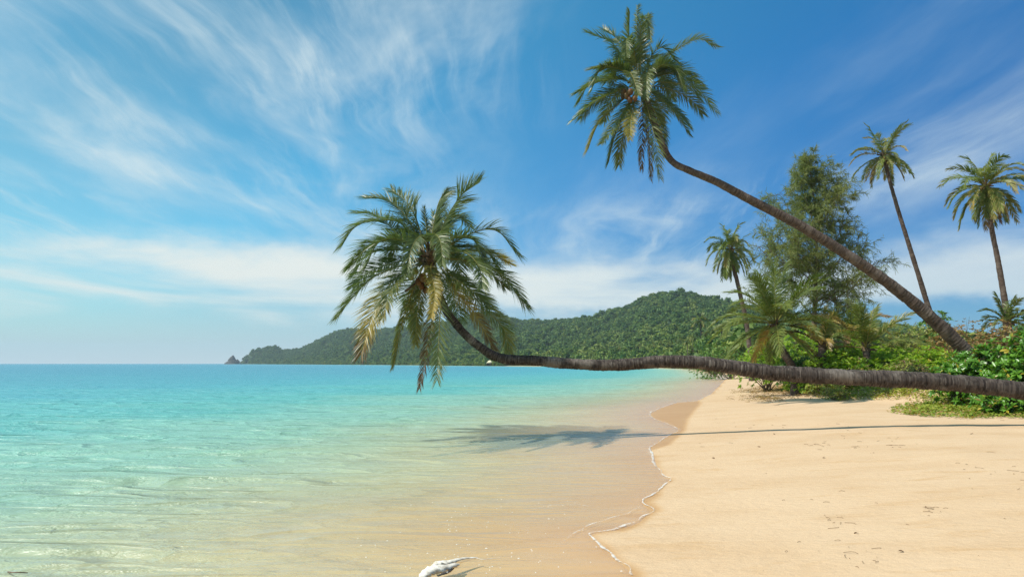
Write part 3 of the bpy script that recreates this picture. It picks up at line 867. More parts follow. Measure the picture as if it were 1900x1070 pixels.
for k_, (pp, dy, kw) in enumerate(FA):
    pts = [p + offA for p in px_frond(hubA, (505, 405), D_H, pp, K1, dy)]
    o = dict(leaf=0.62, wid=0.0108, n=132, tatter=0.06, droop=0.30, lift=0.16, seed=200 + k_, twist=0.0, rach=0.024); o.update(kw)
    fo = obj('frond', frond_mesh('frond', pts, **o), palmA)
    if o.get('dry', 0) > 0.5: fo['label'] = 'dead brown frond hanging down'
    elif o.get('drytip', 0) > 0.6: fo['label'] = 'frond with yellow dried tip'
# heart of the crown: fibre sheaths, nuts, flower stalks
mb = MB()
rg_ = np.random.default_rng(3)
for k_ in range(16):
    a = rg_.uniform(0, 6.28); el = rg_.uniform(-0.5, 1.2)
    d_ = Vector((math.cos(a) * math.cos(el), math.sin(a) * math.cos(el), math.sin(el)))
    q_ = [offA + Vector((0, 0, -0.25)), offA + d_ * 0.22, offA + d_ * 0.42 + Vector((0, 0, -0.03))]
    C, _ = even(q_, 7); V, F = tube(C, np.linspace(0.10, 0.03, 7), 6); mb.add(V, F)
obj('leaf_sheath', mb.mesh('leaf_sheath', M['fibre'], True), palmA)
for k_, (x, y, dy, r_) in enumerate([(478, 500, -.25, .10), (500, 520, -.15, .09), (470, 540, -.1, .085), (420, 495, -.3, .085), (440, 470, -.35, .08), (515, 490, -.3, .09), (490, 560, -.05, .08), (455, 520, -.2, .085)]):
    p_ = px_frond(hubA, (505, 405), D_H, [(505, 405), (x, y)], K1, dy)[1] + offA
    mb = MB(); add_blob(mb, p_, r_, sq=(0.9, 0.9, 1.15), ns=10, nr=8); obj('coconut', mb.mesh('coconut', M['nutg' if k_ in (3, 4) else 'nut'], True), palmA)
for k_, pp in enumerate([[(495, 470), (440, 530), (395, 565)], [(490, 500), (430, 640), (390, 700)]]):
    C, _ = even([p + offA for p in px_frond(hubA, (505, 405), D_H, pp, K1, -0.3)], 8); V, F = tube(C, np.linspace(0.02, 0.028 if k_ == 0 else 0.012, 8), 6)
    mb = MB(); mb.add(V, F); rr_ = np.random.default_rng(k_)
    if k_ == 1:
        for q_ in range(40):
            c_ = C[rr_.integers(3, 8)] + rr_.normal(0, 0.06, 3); add_blob(mb, c_, 0.022, ns=5, nr=4)
    obj('flower_stalk', mb.mesh('flower_stalk', M['wood' if k_ == 0 else 'nutg'], True), palmA)
# hanging rootlets under the trunk
mb = MB(); rr_ = np.random.default_rng(9)
for q_ in range(34):
    x = rr_.uniform(1308, 1342); p0 = W(x, 686, 16.2 + rr_.uniform(-.08, .08)) - baseA
    p1 = p0 + Vector((rr_.normal(0, .03), rr_.normal(0, .03), -rr_.uniform(.06, .18)))
    C, _ = even([p0, p1], 4); V, F = tube(C, np.linspace(.007, .003, 4), 4); mb.add(V, F)
obj('root_tuft', mb.mesh('root_tuft', M['wood']), palmA)

# --- the tall palm leaning out of the thicket
D_T = 25.0
hubB = W(1187, 157, D_T)
stemB_px = [(1835, 700, 25, 33), (1800, 660, 25, 32), (1752, 612, 25, 31), (1700, 566, 25, 28.5), (1640, 519, 25, 26), (1560, 465, 25, 24.5), (1480, 416, 25, 23), (1400, 375, 25, 20.5), (1330, 338, 25, 18), (1280, 317, 25, 16.5), (1250, 302, 25, 16), (1233, 278, 25, 16), (1216, 235, 25, 17), (1196, 180, 25, 19)]
pB = [W(x, y, d) for x, y, d, _ in stemB_px]; rB = [w / 2 * d / FPX * 0.78 for _, _, d, w in stemB_px]
bz = height1(pB[0].x + 0.5, 25); pB.insert(0, Vector((pB[0].x + 0.35, 25, bz - 0.2))); rB.insert(0, rB[0] * 1.3)
baseB = Vector((pB[0].x, 25, bz))
palmB = root('coconut_palm', baseB, 'tall coconut palm slanting out of the bushes, its bare trunk leaning far left', 'palm tree', 'coconut palms on the beach')
obj('trunk', trunk_mesh('trunk', [p - baseB for p in pB], rB, 'bark', ring=0.10, depth=0.07, seed=4, ns=16, rough=0.05), palmB)
offB = hubB - baseB
K2 = 3.058
FB = [
    ([(430, 440), (370, 330), (290, 215), (150, 155)], 0.2, dict(twist=0.3)),
    ([(440, 430), (380, 290), (320, 190), (250, 135)], 0.7, dict(twist=0.9, leaf=0.7)),
    ([(440, 420), (400, 250), (400, 120), (405, 25)], -0.4, dict(twist=0.8, leaf=0.5, lift=0.35, droop=0.3)),
    ([(450, 420), (445, 230), (445, 90), (452, -15)], 0.3, dict(twist=0.4, leaf=0.5, lift=0.4, droop=0.35, n=80)),
    ([(458, 420), (475, 230), (490, 100), (520, 40)], 0.1, dict(twist=-0.5, leaf=0.5, lift=0.35, droop=0.35)),
    ([(455, 420), (465, 200), (470, 70), (510, 80), (520, 200)], -0.7, dict(leaf=0.45, twist=0.1)),
    ([(445, 425), (420, 250), (385, 190), (380, 300)], -0.9, dict(leaf=0.5)),
    ([(470, 430), (510, 330), (590, 245), (690, 350)], -0.4, dict(twist=0.2, leaf=0.62, n=72)),
    ([(475, 430), (620, 300), (800, 195), (925, 245)], 0.5, dict(twist=0.2, drytip=0.1, leaf=0.5)),
    ([(478, 445), (580, 400), (700, 385), (812, 480)], 0.8, dict(twist=0.1, drytip=0.1)),
    ([(478, 440), (560, 360), (650, 370), (700, 470)], 0.2, dict(twist=0.2)),
    ([(480, 460), (650, 465), (800, 510), (895, 640)], -0.3, dict(twist=0.45, n=76, leaf=0.7)),
    ([(478, 480), (590, 575), (670, 665), (742, 785)], 0.4, dict(leaf=0.38, tatter=0.25, dry=0.1)),
    ([(430, 450), (340, 370), (260, 365), (178, 380)], -0.5, dict(twist=0.3, dry=0.1, drytip=0.15)),
    ([(430, 465), (320, 440), (200, 465), (78, 530)], 0.2, dict(twist=0.3)),
    ([(425, 480), (300, 525), (180, 585), (52, 700)], -0.2, dict(twist=0.2, n=72, leaf=0.6)),
    ([(430, 500), (310, 610), (210, 710), (145, 865)], 0.2, dict(dry=0.16, drytip=0.2, twist=0.3)),
    ([(435, 510), (350, 650), (280, 760), (225, 835)], -0.9, dict(dry=0.12, twist=0.2, leaf=0.6)),
    ([(440, 510), (350, 680), (300, 800), (265, 945)], 0.3, dict(dry=0.06, twist=0.5)),
    ([(445, 510), (410, 640), (395, 720), (392, 810)], -1.2, dict(dry=0.28, leaf=0.5, drytip=0.1)),
    ([(440, 520), (370, 720), (335, 850), (325, 960)], 0.7, dict(dry=0.08)),
    ([(465, 510), (505, 650), (535, 800), (560, 1035)], -0.8, dict(dry=0.08, drytip=0.15, leaf=0.6, n=76)),
    ([(460, 520), (470, 700), (460, 850), (455, 990)], 0.1, dict(dry=0.9, leaf=0.4, droop=1.0, tatter=0.35)),
    ([(465, 520), (495, 700), (505, 880), (507, 1045)], -0.2, dict(dry=0.85, leaf=0.42, droop=1.0, tatter=0.3)),
    ([(470, 510), (530, 620), (575, 740), (590, 900)], 0.6, dict(dry=0.15, leaf=0.5)),
    ([(435, 450), (400, 400), (420, 440), (445, 540)], -1.3, dict(dry=0.18, leaf=0.45)),
    ([(460, 430), (520, 360), (500, 420), (490, 560)], -1.2, dict(leaf=0.5)),
    ([(470, 440), (580, 400), (620, 470), (640, 560)], 1.0, dict()),
    ([(445, 500), (340, 520), (270, 600), (240, 700)], 1.2, dict()),
    ([(465, 500), (540, 560), (580, 640), (570, 720)], 1.2, dict()),
    ([(440, 430), (350, 350), (300, 380), (260, 460)], 1.1, dict()),
]
FB += [([(455, 475), (455 + 170 * math.cos(a), 470 - 150 * math.sin(a)), (455 + 300 * math.cos(a), 520 - 210 * math.sin(a)), (455 + 370 * math.cos(a), 620 - 170 * math.sin(a))], dy, dict(twist=0.4 * (-1) ** i))
       for i, (a, dy) in enumerate([(2.9, .8), (2.45, -.7), (2.0, 1.0), (1.2, 1.0), (.8, -.8), (.4, .8), (-.2, .7), (3.5, .8), (-.7, -.6)])]
for k_, (pp, dy, kw) in enumerate(FB):
    pts = [p + offB for p in px_frond(hubB, (455, 475), D_T, pp, K2, dy)]
    o = dict(leaf=0.70, wid=0.0145, n=116, seed=300 + k_, twist=0.0, rach=0.026, tatter=0.08, droop=0.38, lift=0.2); o.update(kw)
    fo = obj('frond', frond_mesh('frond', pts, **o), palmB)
    if o.get('dry', 0) > 0.5: fo['label'] = 'dead brown frond hanging down'
mb = MB(); rg_ = np.random.default_rng(6)
for k_ in range(16):
    a = rg_.uniform(0, 6.28); el = rg_.uniform(-0.6, 1.3)
    d_ = Vector((math.cos(a) * math.cos(el), math.sin(a) * math.cos(el), math.sin(el)))
    C, _ = even([offB + Vector((0.05, 0, -0.35)), offB + d_ * 0.26, offB + d_ * 0.5], 7); V, F = tube(C, np.linspace(0.13, 0.035, 7), 6); mb.add(V, F)
obj('leaf_sheath', mb.mesh('leaf_sheath', M['fibre'], True), palmB)
for k_, (x, y, dy, r_) in enumerate([(378, 545, -.4, .13), (400, 520, -.5, .12), (360, 520, -.3, .12), (395, 570, -.45, .11), (425, 560, -.5, .11), (355, 545, -.2, .11)]):
    p_ = px_frond(hubB, (455, 475), D_T, [(455, 475), (x, y)], K2, dy)[1] + offB
    mb = MB(); add_blob(mb, p_, r_, sq=(0.9, 0.9, 1.15), ns=10, nr=8); obj('coconut', mb.mesh('coconut', M['nut'], True), palmB)


# --- the other palms
def random_palm(label, hub, stem, rads, nf, flen, seed, el=(80, -55), leaf=0.55, wid=0.03, n=40, material='palm', dry=0.06, droop=(0.5, 1.0), dead=2, nuts=4, loc=None, group='coconut palms on the beach', tipdry=0.14, bark='bark', spread=0.35, kind='coconut_palm'):
    rg = np.random.default_rng(seed)
    base = stem[0] if loc is None else loc
    t = root(kind, base, label, 'palm tree', group)
    obj('trunk', trunk_mesh('trunk', [p - base for p in stem], rads, bark, ring=0.14, depth=0.07, seed=seed, ns=10, step=0.045), t)
    off = hub - base
    for k in range(nf):
        f = (k + 0.5) / nf
        e = R(el[0] + (el[1] - el[0]) * f ** 0.85 + rg.normal(0, 7)); a = k * 2.39996 + rg.normal(0, spread)
        L = flen * rg.uniform(0.82, 1.12) * (1.0 - 0.15 * abs(f - 0.5))
        d = Vector((math.cos(a) * math.cos(e), math.sin(a) * math.cos(e), math.sin(e)))
        p = off.copy(); pts = [p.copy()]
        dd = rg.uniform(*droop) * (0.55 + 0.7 * math.cos(e))
        for s in range(5):
            p = p + d * (L / 5); pts.append(p.copy())
            d = (d + Vector((0, 0, -dd * (0.10 + 0.13 * s)))).normalized()
        isdead = k >= nf - dead
        fo = obj('frond', frond_mesh('frond', pts, leaf=leaf, wid=wid, n=n, seed=seed * 50 + k, droop=0.6, dry=(rg.uniform(.6, .95) if isdead else max(0, rg.normal(dry, dry))), drytip=abs(rg.normal(0, tipdry)), twist=rg.normal(0, 0.4), tatter=0.15, rach=0.028, material=material), t)
        if isdead: fo['label'] = 'dead brown frond hanging down'
    mb = MB()
    for k in range(9):
        a = rg.uniform(0, 6.28); e = rg.uniform(-0.4, 1.3)
        d = Vector((math.cos(a) * math.cos(e), math.sin(a) * math.cos(e), math.sin(e)))
        C, _ = even([off + Vector((0, 0, -0.3)), off + d * 0.2, off + d * 0.45], 5); V, F = tube(C, np.linspace(0.12, 0.03, 5), 5); mb.add(V, F)
    obj('leaf_sheath', mb.mesh('leaf_sheath', M['fibre'], True), t)
    for k in range(nuts):
        a = rg.uniform(0, 6.28); mb = MB(); add_blob(mb, off + Vector((math.cos(a) * .25, math.sin(a) * .25, -.25 + rg.uniform(-.1, .1))), .12, sq=(.9, .9, 1.1))
        obj('coconut', mb.mesh('coconut', M['nut' if k % 2 else 'nutg'], True), t)
    return t


def stem_px(lst, D):
    pts = [W(x, y, D) for x, y, _ in lst]; rad = [w / 2 * D / FPX for _, _, w in lst]
    g = height1(pts[0].x, D)
    if pts[0].z > g: pts.insert(0, Vector((pts[0].x + (pts[0].x - pts[1].x) * 0.3, D, g - 0.1))); rad.insert(0, rad[0] * 1.25)
    return pts, rad


s_, r_ = stem_px([(1738, 640, 11), (1728, 590, 10), (1715, 545, 9), (1690, 465, 8), (1665, 385, 7), (1648, 325, 6.5), (1641, 292, 8)], 46)
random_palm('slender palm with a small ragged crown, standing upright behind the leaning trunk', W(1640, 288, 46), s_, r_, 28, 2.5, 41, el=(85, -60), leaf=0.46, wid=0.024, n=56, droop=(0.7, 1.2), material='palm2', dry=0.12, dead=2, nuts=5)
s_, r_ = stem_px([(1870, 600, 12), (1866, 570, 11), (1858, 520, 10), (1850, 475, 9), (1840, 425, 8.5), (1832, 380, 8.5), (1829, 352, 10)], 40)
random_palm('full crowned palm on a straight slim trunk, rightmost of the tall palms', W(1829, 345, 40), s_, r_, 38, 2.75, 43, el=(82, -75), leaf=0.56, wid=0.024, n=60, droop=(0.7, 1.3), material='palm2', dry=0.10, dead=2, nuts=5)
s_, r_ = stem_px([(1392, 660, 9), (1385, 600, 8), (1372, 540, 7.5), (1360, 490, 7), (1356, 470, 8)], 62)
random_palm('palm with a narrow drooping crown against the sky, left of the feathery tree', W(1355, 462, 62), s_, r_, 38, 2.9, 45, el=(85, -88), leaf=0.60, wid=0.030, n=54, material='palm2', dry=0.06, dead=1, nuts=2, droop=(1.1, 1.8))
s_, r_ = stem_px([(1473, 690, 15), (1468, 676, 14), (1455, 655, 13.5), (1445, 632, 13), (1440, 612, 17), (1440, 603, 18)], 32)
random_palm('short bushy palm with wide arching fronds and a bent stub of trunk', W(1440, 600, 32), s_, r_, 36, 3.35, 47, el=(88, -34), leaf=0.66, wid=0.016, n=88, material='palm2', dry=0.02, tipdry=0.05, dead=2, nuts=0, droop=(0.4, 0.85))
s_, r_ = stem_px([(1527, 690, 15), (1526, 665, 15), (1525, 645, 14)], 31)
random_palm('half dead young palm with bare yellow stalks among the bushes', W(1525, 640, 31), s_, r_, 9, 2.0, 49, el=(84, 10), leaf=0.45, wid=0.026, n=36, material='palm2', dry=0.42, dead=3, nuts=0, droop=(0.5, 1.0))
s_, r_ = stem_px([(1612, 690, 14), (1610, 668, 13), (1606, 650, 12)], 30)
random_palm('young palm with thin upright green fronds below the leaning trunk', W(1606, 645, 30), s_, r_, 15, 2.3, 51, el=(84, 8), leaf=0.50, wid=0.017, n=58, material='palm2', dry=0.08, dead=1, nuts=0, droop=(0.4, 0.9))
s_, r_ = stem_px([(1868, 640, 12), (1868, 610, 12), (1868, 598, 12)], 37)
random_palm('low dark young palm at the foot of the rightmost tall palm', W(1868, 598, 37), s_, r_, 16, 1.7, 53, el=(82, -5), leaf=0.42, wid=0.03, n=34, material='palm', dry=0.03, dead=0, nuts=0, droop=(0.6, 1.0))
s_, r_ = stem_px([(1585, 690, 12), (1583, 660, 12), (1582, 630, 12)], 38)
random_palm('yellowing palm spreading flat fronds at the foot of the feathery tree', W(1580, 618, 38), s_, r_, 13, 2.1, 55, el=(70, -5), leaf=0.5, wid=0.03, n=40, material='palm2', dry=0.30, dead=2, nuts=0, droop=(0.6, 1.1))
# palms farther off, on the slope across the bay
hz_ = hill_z(1300, 190)
s_ = [Vector(((1302 - 950) / FPX * 190, 190, hz_ - .3)), W(1301, 625, 190), W(1300, 600, 190)]
palmH = random_palm('lone palm sticking up above the trees on the slope', W(1300, 594, 190), s_, [.25, .2, .18], 20, 3.3, 57, el=(80, -60), leaf=0.7, wid=0.10, n=18, material='palm2', dry=0.08, dead=0, nuts=0, group='palms across the bay')
far_spots = [(1185, 660, 300), (1212, 652, 285), (1240, 655, 262), (1262, 646, 250), (1285, 655, 225), (1310, 640, 200), (1322, 655, 190), (1225, 640, 300), (1338, 648, 170), (1150, 662, 330), (1275, 664, 222)]
for k_, (x, y, d_) in enumerate(far_spots):
    g_ = hill_z(x, d_)
    s_ = W(x, y, d_).z - g_
    b_ = Vector(((x - 950) / FPX * d_, d_, g_ - 0.2))
    hgt = max(6.0, min(14, s_)); orig_h = (W(1300, 594, 190).z - hz_)
    copy_tree(palmH, b_, k_ * 1.3, hgt / orig_h if False else max(0.6, min(1.0, hgt / orig_h)), 'small pale palm among the trees at the foot of the slope')

# ------------------------------------------------------------------ feathery casuarina
def casuarina():
    D = 44.0
    rg = np.random.default_rng(77)
    tp = [W(1512, 690, D), W(1510, 640, D), W(1512, 560, D), (W(1515, 460, D)), W(1510, 370, D), W(1500, 295, D)]
    tp[0].z = height1(tp[0].x, D) - 0.1
    base = tp[0].copy(); base.z += 0.1
    t = root('casuarina_tree', base, 'tall feathery grey green tree with thin wispy foliage behind the leaning trunk', 'tree')
    C, L = even([p - base for p in tp], 60)
    rad = np.linspace(0.21, 0.018, 60)
    V, F = tube(C, rad, 8); mb = MB(); mb.add(V, F)
    needles = []
    bark = M['wood']
    # limbs: at a height fraction, azimuth, length
    def limb(p, d, L, r, depth):
        m = 9
        pts = [p]; dd = d
        for s in range(m - 1):
            dd = (dd + Vector(rg.normal(0, 0.13, 3)) + Vector((0, 0, 0.04 if depth == 0 else -0.03))).normalized()
            pts.append(pts[-1] + dd * (L / (m - 1)))
        Cc = np.array([tuple(q) for q in pts])
        Vv, Ff = tube(Cc, np.linspace(r, r * 0.25, m), 5 if depth == 0 else 3); mb.add(Vv, Ff)
        if depth < 2:
            for _ in range(int(5.5 * L / 1.8) + 3):
                k = rg.uniform(0.2, 1.0) * (m - 1); i0 = int(min(k, m - 2)); q = Vector(Cc[i0] + (Cc[i0 + 1] - Cc[i0]) * (k - i0))
                nd = (Vector(unit(Cc[i0 + 1] - Cc[i0])) + Vector(rg.normal(0, 0.75, 3)) + Vector((0, 0, .1))).normalized()
                limb(q, nd, L * rg.uniform(0.3, 0.5), r * 0.45, depth + 1)
        if depth >= 1:
            nn = 13 if depth == 2 else 9
            for _ in range(nn):
                k = rg.uniform(0.15, 1.0) * (m - 1); i0 = int(min(k, m - 2)); q = Cc[i0] + (Cc[i0 + 1] - Cc[i0]) * (k - i0)
                needles.append((q, unit(Cc[i0 + 1] - Cc[i0])))
    for k in range(46):
        f = 0.20 + 0.78 * (k / 46) ** 0.9
        i0 = int(f * 59); p = Vector(C[i0])
        a = k * 2.4 + rg.normal(0, 0.3)
        el = R(22 + 35 * f)
        d = Vector((math.cos(a) * math.cos(el), math.sin(a) * math.cos(el), math.sin(el)))
        ln = 1.29 * min(4.3 * (1 - f) ** 0.62 + 0.25, 2.9) * rg.uniform(0.75, 1.1)
        if f < 0.30: ln *= 0.85
        limb(p, d, ln, 0.045 * (1 - f) + 0.012, 0)
    # two low wide limbs, as seen left and right of the stem
    for (x, y, ex, ey) in ((1505, 520, 1408, 440), (1515, 560, 1650, 520), (1515, 600, 1625, 575)):
        p0, p1 = W(x, y, D) - base, W(ex, ey, D - 0.3) - base
        limb(p0, (p1 - p0).normalized(), (p1 - p0).length, 0.05, 0)
    obj('trunk', mb.mesh('trunk', bark, True), t)
    Q = np.array([q for q, _ in needles]); Dn = np.array([d for _, d in needles]); k = len(Q)
    d = unit(Dn * 0.7 + rg.normal(0, 0.55, (k, 3)) + np.array([0, 0, -0.15]))
    ln = rg.uniform(0.14, 0.34, k)[:, None]; w = unit(np.cross(d, rg.normal(0, 1, (k, 3)))) * 0.0095
    ln = ln * 1.25; w = w * 1.3; P1 = Q + d * ln * 0.5; d2 = unit(d + np.array([0, 0, -0.5])); P2 = P1 + d2 * ln * 0.5
    V = np.stack([Q - w, Q + w, P1 - w, P1 + w, P2 - w * .4, P2 + w * .4], 1).reshape(-1, 3)
    b = (np.arange(k) * 6)[:, None]
    F = np.concatenate([np.concatenate([b, b + 1, b + 3, b + 2], 1), np.concatenate([b + 2, b + 3, b + 5, b + 4], 1)])
    me = mesh('crown', V, F, M['needle'], {'tone': np.repeat(rg.random(k), 6), 'dry': np.zeros(6 * k)})
    obj('crown', me, t)
    print('casuarina needles', k)


casuarina()

# ------------------------------------------------------------------ shrubs of the thicket
def leaf_blades(P, axis, up, ln, wd, curl=0.25):
    """six-vertex leaves, folded on the midrib: base, shoulders, mid, tip"""
    s = unit(np.cross(axis, up)); n = unit(np.cross(s, axis))
    L = ln[:, None]; w = wd[:, None]
    p1 = P + axis * L * 0.5 - n * L * curl * 0.10; p2 = P + axis * L * 1.0 - n * L * curl * 0.55
    V = np.stack([P, p1 + s * w * 0.5 + n * w * 0.18, p1, p1 - s * w * 0.5 + n * w * 0.18, p2], 1).reshape(-1, 3)
    return V


LEAF_F = np.array([[0, 2, 1], [0, 3, 2], [1, 2, 4], [2, 3, 4]])
LEAF_SHARED = {}


def shared_leaf(material, k):
    key = (material, k)
    if key not in LEAF_SHARED:
        rg = np.random.default_rng(900 + k)
        th = 6; A = np.zeros((1, 3)); me = None
        xs = np.array([0, .18, .42, .68, .88, 1.0]); wd = np.array([.03, .13, .21, .24, .16, .02]) * (0.85 + 0.3 * rg.random())
        z = 0.10 * xs - (0.16 + 0.2 * rg.random()) * xs ** 2
        V = np.concatenate([np.stack([xs, wd, z + wd * .28], 1), np.stack([xs, 0 * xs, z], 1), np.stack([xs, -wd, z + wd * .28], 1)])
        i = np.arange(5)
        F = np.concatenate([np.stack([i, i + 6, i + 7, i + 1], 1), np.stack([i + 6, i + 12, i + 13, i + 7], 1)])
        LEAF_SHARED[key] = mesh('leaf', V, F, M[material], {'tone': np.full(18, rg.random()), 'dry': np.full(18, 0.75 if k == 5 else 0.0)}, smooth=True)
    return LEAF_SHARED[key]


def shrub(px, top, bottom, wpx, D, kind, label, n=1300, leaf=0.12, seed=0, singles=0, dryp=0.04, name='beach_shrub', ratio=0.42, ros=7, group='shrubs of the beach thicket'):
    rg = np.random.default_rng(seed)
    cx = (px - 950) / FPX * D
    g = height1(cx, D)
    ztop = W(px, top, D).z; h = max(0.5, ztop - g); rx = wpx / 2 / FPX * D * 1.12; ry = max(rx * 0.85, 0.7)
    base = Vector((cx, D, g))
    t = root(name, base, label, 'shrub', group)
    # lobes filling a mound
    nl = 22
    a = rg.uniform(0, 6.28, nl); rr = np.sqrt(rg.uniform(0, 1, nl)) * 0.78
    lx, ly = rr * np.cos(a) * rx, rr * np.sin(a) * ry
    hz_ = h * (1 - 0.70 * rr ** 2) * rg.uniform(0.62, 1.0, nl)
    hz_[0] = h * 0.97; lx[0] *= 0.3; ly[0] *= 0.3
    lr = np.minimum(rx, h) * rg.uniform(0.32, 0.48, nl)
    lz = np.maximum(hz_ - lr, lr * 0.4)
    lc = np.stack([lx, ly, lz], 1); lt = rg.uniform(0, 1, nl)
    # rosettes of leaves at the twig ends
    n = int(n * 2.0); leaf = leaf * 1.1
    m = n // ros
    li = rg.choice(nl, m, p=lr ** 2 / (lr ** 2).sum())
    dirs = unit(rg.normal(0, 1, (m, 3)) + np.array([0, -0.15, 0.45]))
    rad = lr[li] * rg.uniform(0.55, 1.08, m)
    C = lc[li] + dirs * rad[:, None] * np.array([1.1, 1.1, 1.0])
    C[:, 2] = np.maximum(C[:, 2], 0.04)
    ax = unit(dirs * 0.6 + np.array([-0.15, -0.15, 0.95]) + rg.normal(0, 0.35, (m, 3)))
    e1 = unit(np.cross(ax, rg.normal(0, 1, (m, 3)))); e2 = np.cross(ax, e1)
    P, A, U, LN, WD, TN, DR = [], [], [], [], [], [], []
    for q in range(ros):
        th = (q * 2.4 + rg.uniform(0, 0.6, m))[:, None]; tilt = rg.uniform(0.15, 0.95, m)[:, None]
        rdir = e1 * np.cos(th) + e2 * np.sin(th)
        d = unit(rdir * np.cos(tilt) + ax * np.sin(tilt))
        P.append(C); A.append(d); U.append(unit(ax + rg.normal(0, .2, (m, 3)))); l = leaf * rg.uniform(0.65, 1.25, m)
        LN.append(l); WD.append(l * ratio * rg.uniform(.8, 1.2, m))
        TN.append(np.clip(lt[li] * 0.45 + rg.uniform(0, .6, m), 0, 1)); DR.append(np.where(rg.random(m) < dryp, rg.uniform(.5, 1, m), 0))
    P, A, U = np.concatenate(P), np.concatenate(A), np.concatenate(U)
    LN, WD, TN, DR = map(np.concatenate, (LN, WD, TN, DR))
    use = np.ones(len(P), bool)
    if singles:
        # the leaves that face the camera largest become parts of their own
        vis = -P[:, 1] / ry + 0.8 * P[:, 2] / h + rg.normal(0, .35, len(P))
        order = np.argsort(-vis)[:singles]; use[order] = False
        for q, k in enumerate(order):
            x = Vector(A[k]); y = Vector(U[k]).cross(x).normalized(); z = x.cross(y)
            o = obj('leaf', shared_leaf(kind, 5 if rg.random() < dryp else int(rg.integers(0, 5))), t)
            s = LN[k] * 1.15
            o.matrix_basis = Matrix.Translation(Vector(P[k])) @ Matrix((x, y, z)).transposed().to_4x4() @ Matrix.Scale(s, 4)
    P, A, U, LN, WD, TN, DR = (v[use] for v in (P, A, U, LN, WD, TN, DR))
    V = leaf_blades(P, A, U, LN, WD)
    k = len(P)
    F = (np.arange(k) * 5)[:, None, None] + LEAF_F[None]
    me = mesh('foliage', V, F.reshape(-1, 3), M[kind], {'tone': np.repeat(TN, 5), 'dry': np.repeat(DR, 5)})
    fo = obj('foliage', me, t); fo['kind'] = 'stuff'
    # stems
    mb = MB()
    for q in range(nl):
        top_ = lc[q] + np.array([0, 0, lr[q] * .3]); mid = top_ * np.array([.5, .5, .55]) + rg.normal(0, .06, 3)
        Cc, _ = even([np.array([rg.normal(0, .12), rg.normal(0, .12), -0.05]), mid, top_], 6); Vv, Ff = tube(Cc, np.linspace(.03, .008, 6), 4); mb.add(Vv, Ff)
        for w in range(4):
            e_ = top_ + unit(rg.normal(0, 1, 3) + np.array([0, 0, .4])) * lr[q] * .9
            Cc, _ = even([mid * .3 + top_ * .7, e_], 4); Vv, Ff = tube(Cc, np.linspace(.012, .004, 4), 3); mb.add(Vv, Ff)
    obj('stem', mb.mesh('stem', M['wood']), t)
    return t


